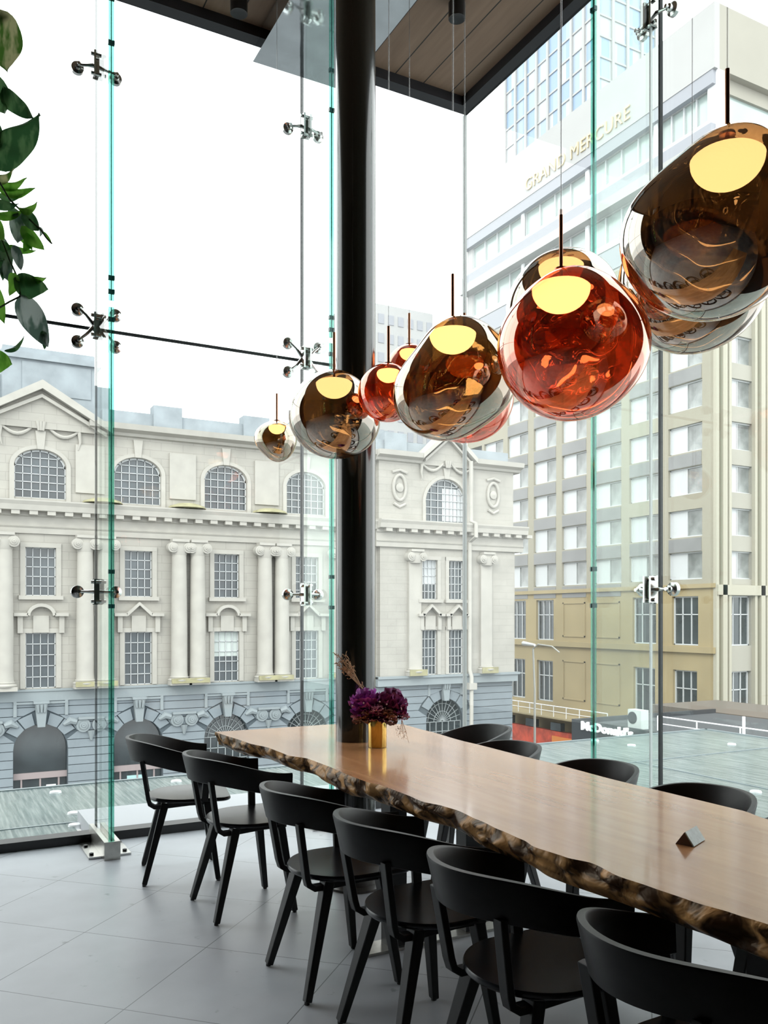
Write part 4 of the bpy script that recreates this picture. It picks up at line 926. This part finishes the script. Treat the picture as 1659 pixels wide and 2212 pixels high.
for c in HC+HC2:
    if c > 66 and c > 70: continue
    for z in ZR:
        if c > 66 and z < 12: continue
        place('a', (3.1, 1.95, 0, HPANE), (HX+.2, c, z-1.95))
    if c < 66 and c not in (55.95, 51.95): place('b', (2.4, 3.5, 1, DPANE), (HX+.2, c, -.65)); place('c', (2.2, 3.55, 1, DPANE), (HX+.2, c, -6.0))
for c in (50.6, 54.6):
    for z in ZR: place('a', None, (c, 41.7, z-1.95), R(90))
    place('b', None, (c, 41.7, -.65), R(90)); place('c', None, (c, 41.7, -6), R(90))
for n_, (a, c) in enumerate(((41.9, 46.5), (46.9, 54.0), (54.4, 62.6), (63.0, 71.0))):
    for z0, z1 in ((30.6, 33.3), (35.3, 37.9)):
        b = MB(); b.box(HX+.2, HX+.3, a, c, z0, z1); f = b.build('ribbon_glazing', GREENG, HT)
        b = MB(); k = a
        while k < c+.1: b.box(HX+.05, HX+.2, k-.06, k+.06, z0, z1); k += (c-a)/4
        b.box(HX-.1, HX+.2, a, c, z0, z0+.5); b.build('mullions', WFR, f)
for a, c in ((48.9, 56), (56.6, 66)):
    for z0, z1 in ((30.6, 33.3), (35.3, 37.9)): MB().box(a, c, 41.7, 41.8, z0, z1).build('ribbon_glazing', GREENG, HT)
b = MB().box(HX-.15, HX+.5, 41.0, 41.9, 34.2, 38.9); b.box(HX-.15, HX+.5, 46.5, 46.9, 30.5, 38.5); b.box(HX-.15, HX+.5, 54.0, 54.4, 30.5, 38.5); b.box(HX-.15, HX+.5, 62.6, 63, 30.5, 38.5); b.build('white_post', WHITE, HT)
def text(body, size, loc, rot, mt, name, ext=.04, sx_=1.0, par=None, space=1.0, bold=0.0):
    c = bpy.data.curves.new(name, 'FONT'); c.body = body; c.size = size; c.extrude = ext; c.space_character = space; c.offset = bold
    o = bpy.data.objects.new(name, c); COL.objects.link(o); bpy.context.view_layer.update()
    me = bpy.data.meshes.new_from_object(o.evaluated_get(bpy.context.evaluated_depsgraph_get())); bpy.data.objects.remove(o)
    wd = max(v.co.x for v in me.vertices)-min(v.co.x for v in me.vertices)
    if sx_: 
        k = sx_/wd
        for v in me.vertices: v.co.x *= k
    me.materials.clear(); me.materials.append(mt); me.update()
    o = bpy.data.objects.new(name, me); COL.objects.link(o); o.location = loc; o.rotation_euler = rot; MW[o.name] = Matrix.Identity(4)
    return o
RS = Matrix(((0, 0, -1), (-1, 0, 0), (0, 1, 0))).to_euler()     # text facing -x, reading towards -y
tag(text('GRAND MERCURE', 1.52, (HX-.56, 61.9, 39.45), RS, LETTER, 'hotel_sign', .05, 12.9, space=1.1), 'gold lettering reading GRAND MERCURE on the upper fascia of the corner building', 'sign')

# street-level pieces
r = thing('white_balustrade', 'white pipe railing running along the verandah of the beige building', 'railing', (46.2, 57, -6.9))
b = MB(); y = 50.0
while y < 72: b.tube([(46.2, y, -6.95), (46.2, y, -6.05)], .04, 6); y += 1.6
b.build('post', WHITE, r); b = MB(); b.tube([(46.2, 50, -6.05), (46.2, 72, -6.05)], .045, 6); b.tube([(46.2, 50, -6.5), (46.2, 72, -6.5)], .03, 6); b.build('rail', WHITE, r)
b = MB().box(45.9, 48, 40, 72, -7.08, -6.95); tag(b.build('verandah_roof', BEIGE), 'beige flat verandah roof over the footpath of the corner building', 'verandah')
r = thing('shopfront', 'red and orange shopfront at street level under the white railing', 'shopfront', (47.6, 58, -11))
MB().box(46.6, 47.05, 52, 66, -11, -8.2).build('fascia', RED, r); MB().box(46.5, 46.6, 54, 57, -9.6, -8.6).build('sign_panel', ORG, r); MB().box(46.5, 46.6, 53, 54.2, -9.8, -8.6).build('sign_panel', M('sign_lime', (.5, .55, .12), .6), r)
b = MB()
for k in range(4): b.box(46.6, 47.05, 52.6+.0+k*3.4, 53.9+k*3.4, -8.15, -7.5)
b.build('transom_window', PANE, r)
TK = thing('corner_takeaway', 'low dark flat-roofed shop building beyond the glass canopy', 'building', (34, 25, -11))
b = MB(); b.box(30, 40, 8, 34.6, -11, -4.3); b.build('wall', DARK, TK); b = MB(); b.box(29.9, 40.2, 7.8, 34.6, -4.3, -4.15); b.build('roof_slab', M('roof_grey', (.07, .075, .08), .8), TK)
b = MB(); b.box(29.7, 29.9, 7.8, 34.8, -5.4, -3.92); b.box(29.9, 40.2, 34.6, 34.8, -5.4, -3.92); b.build('fascia', DARK, TK)
tag(text("McDonald's", .58, (29.64, 34.0, -4.36), RS, WLET, 'shop_sign', .05, 3.6, bold=.022), "white lettering reading McDonald's on the dark fascia of the low shop", 'sign')
r = thing('air_conditioner', 'grey air conditioning unit on the flat roof above the white lettering', 'air conditioner', (31.2, 31.7, -4.2))
MB().box(31, 31.5, 31.2, 32.1, -4.15, -3.22).build('casing', M('ac_grey', (.55, .57, .57), .6), r); MB().lathe([(.30, -.03), (.30, 0), (.06, 0), (0, -.02)], (31, 31.78, -3.62), 20, axis='x').build('fan_grille', DARK, r)
r = thing('roof_railing', 'white pipe railing on the flat roof beside the air conditioner', 'railing', (32, 27, -4.9))
b = MB(); P = [(31.5, 30.6), (31.5, 28.2), (31.5, 25.8), (31.5, 23.4)]
for x, y in P: b.tube([(x, y, -4.15), (x, y, -3.45)], .035, 6)
b.build('post', WHITE, r); MB().tube([(31.5, 30.6, -3.45), (31.5, 23.4, -3.45)], .035, 6).build('rail', WHITE, r); MB().tube([(31.5, 30.6, -3.8), (31.5, 23.4, -3.8)], .03, 6).build('rail', WHITE, r)
b = MB().box(40.5, 46.5, 12, 40, -4.75, -4.15); tag(b.build('street_verandah', M('verandah_tan', (.13, .11, .09), .8)), 'dark tan flat street verandah at the right, beyond the low shop', 'verandah')
b = MB().box(41, 46, 12, 40, -11, -4.75); b.build('under_wall', DARK, None); o = b; bpy.data.objects['under_wall'].name = 'verandah_shop'; tag(bpy.data.objects['verandah_shop'], 'dark shop wall below the tan street verandah', 'shop')
tag(MB().tube([(28.9, 23.5, -11), (28.9, 23.5, -2.6)], .06, 8).build('flag_pole', WHITE), 'short white pole standing at the far right beyond the canopy', 'pole')
r = thing('street_light', 'white curved-arm street light in front of the beige building', 'street lamp', (40, 51, -11))
MB().tube([(40, 51.0, -11), (40, 51.0, -4), (40, 51.2, -1.0), (40, 50.6, -.65), (40, 49.0, -.75), (40, 48.2, -1.15)], [.10, .08, .07, .06, .05, .05], 8).build('pole', M('pole_grey', (.45, .45, .42), .6), r, 'auto')
MB().tube([(40, 51.0, -.72), (40, 52.4, -.62)], [.10, .17], 8).build('lamp_head', WHITE, r, 'auto')

# far towers, distance haze mixed into their pale colours
def towmat(name, a, c, d_, sx_, sz):
    m, nt, N, L = newmat(name); b = N['Principled BSDF']; t = N.new('ShaderNodeNewGeometry'); s = N.new('ShaderNodeSeparateXYZ'); L.new(t.outputs['Position'], s.inputs[0])
    h = math_(N, L, 'ADD', s.outputs[0], s.outputs[1]); cb = N.new('ShaderNodeCombineXYZ'); L.new(math_(N, L, 'FLOOR', math_(N, L, 'DIVIDE', h, sx_)), cb.inputs[0]); L.new(math_(N, L, 'FLOOR', math_(N, L, 'DIVIDE', s.outputs[2], sz)), cb.inputs[1])
    wn = N.new('ShaderNodeTexWhiteNoise'); wn.noise_dimensions = '2D'; L.new(cb.outputs[0], wn.inputs['Vector']); r = N.new('ShaderNodeValToRGB'); r.color_ramp.interpolation = 'CONSTANT'
    r.color_ramp.elements[0].color = (*a, 1); r.color_ramp.elements[1].position = .45; r.color_ramp.elements[1].color = (*c, 1); e_ = r.color_ramp.elements.new(.8); e_.color = (*d_, 1)
    L.new(wn.outputs['Value'], r.inputs[0]); L.new(r.outputs[0], b.inputs['Base Color']); b.inputs['Roughness'].default_value = .4; return m
TM = towmat('hazed_tower_glazing', (.25, .34, .46), (.31, .38, .46), (.42, .44, .46), 1.6, 3.2)
t = thing('glass_tower', 'pale blue glass high-rise tower behind the corner building', 'building', (96, 110, -11))
MB().box(90, 102, 99.6, 123, -11, 150).build('curtain_wall', TM, t)
b = MB()
for k in range(9): y = 99.6+k*2.9; b.box(89.7, 90, y-.25, y+.25, -11, 150)
for k in range(5): x = 90+k*3; b.box(x-.25, x+.25, 99.3, 99.6, -11, 150)
b.build('vertical_rib', PALE, t)
b = MB(); z = 0
while z < 150: b.box(89.85, 102, 99.45, 123, z, z+.3); z += 3.2
b.build('floor_edge', PALE, t)
t = thing('apartment_block', 'faint white apartment block far behind, right of the column', 'building', (70, 130, -11))
MB().box(58, 72, 118, 130, -11, 50).build('wall', PALE, t); b = MB()
for k in range(8):
    for j in range(10): b.box(58.6+k*1.75, 59.6+k*1.75, 117.9, 118.0, 20+j*3, 21.5+j*3)
b.build('window_bands', HOTBAND, t)
struct(MB().box(-60, 160, 5.7, 200, -11.3, -11).build('ground', ASPH))
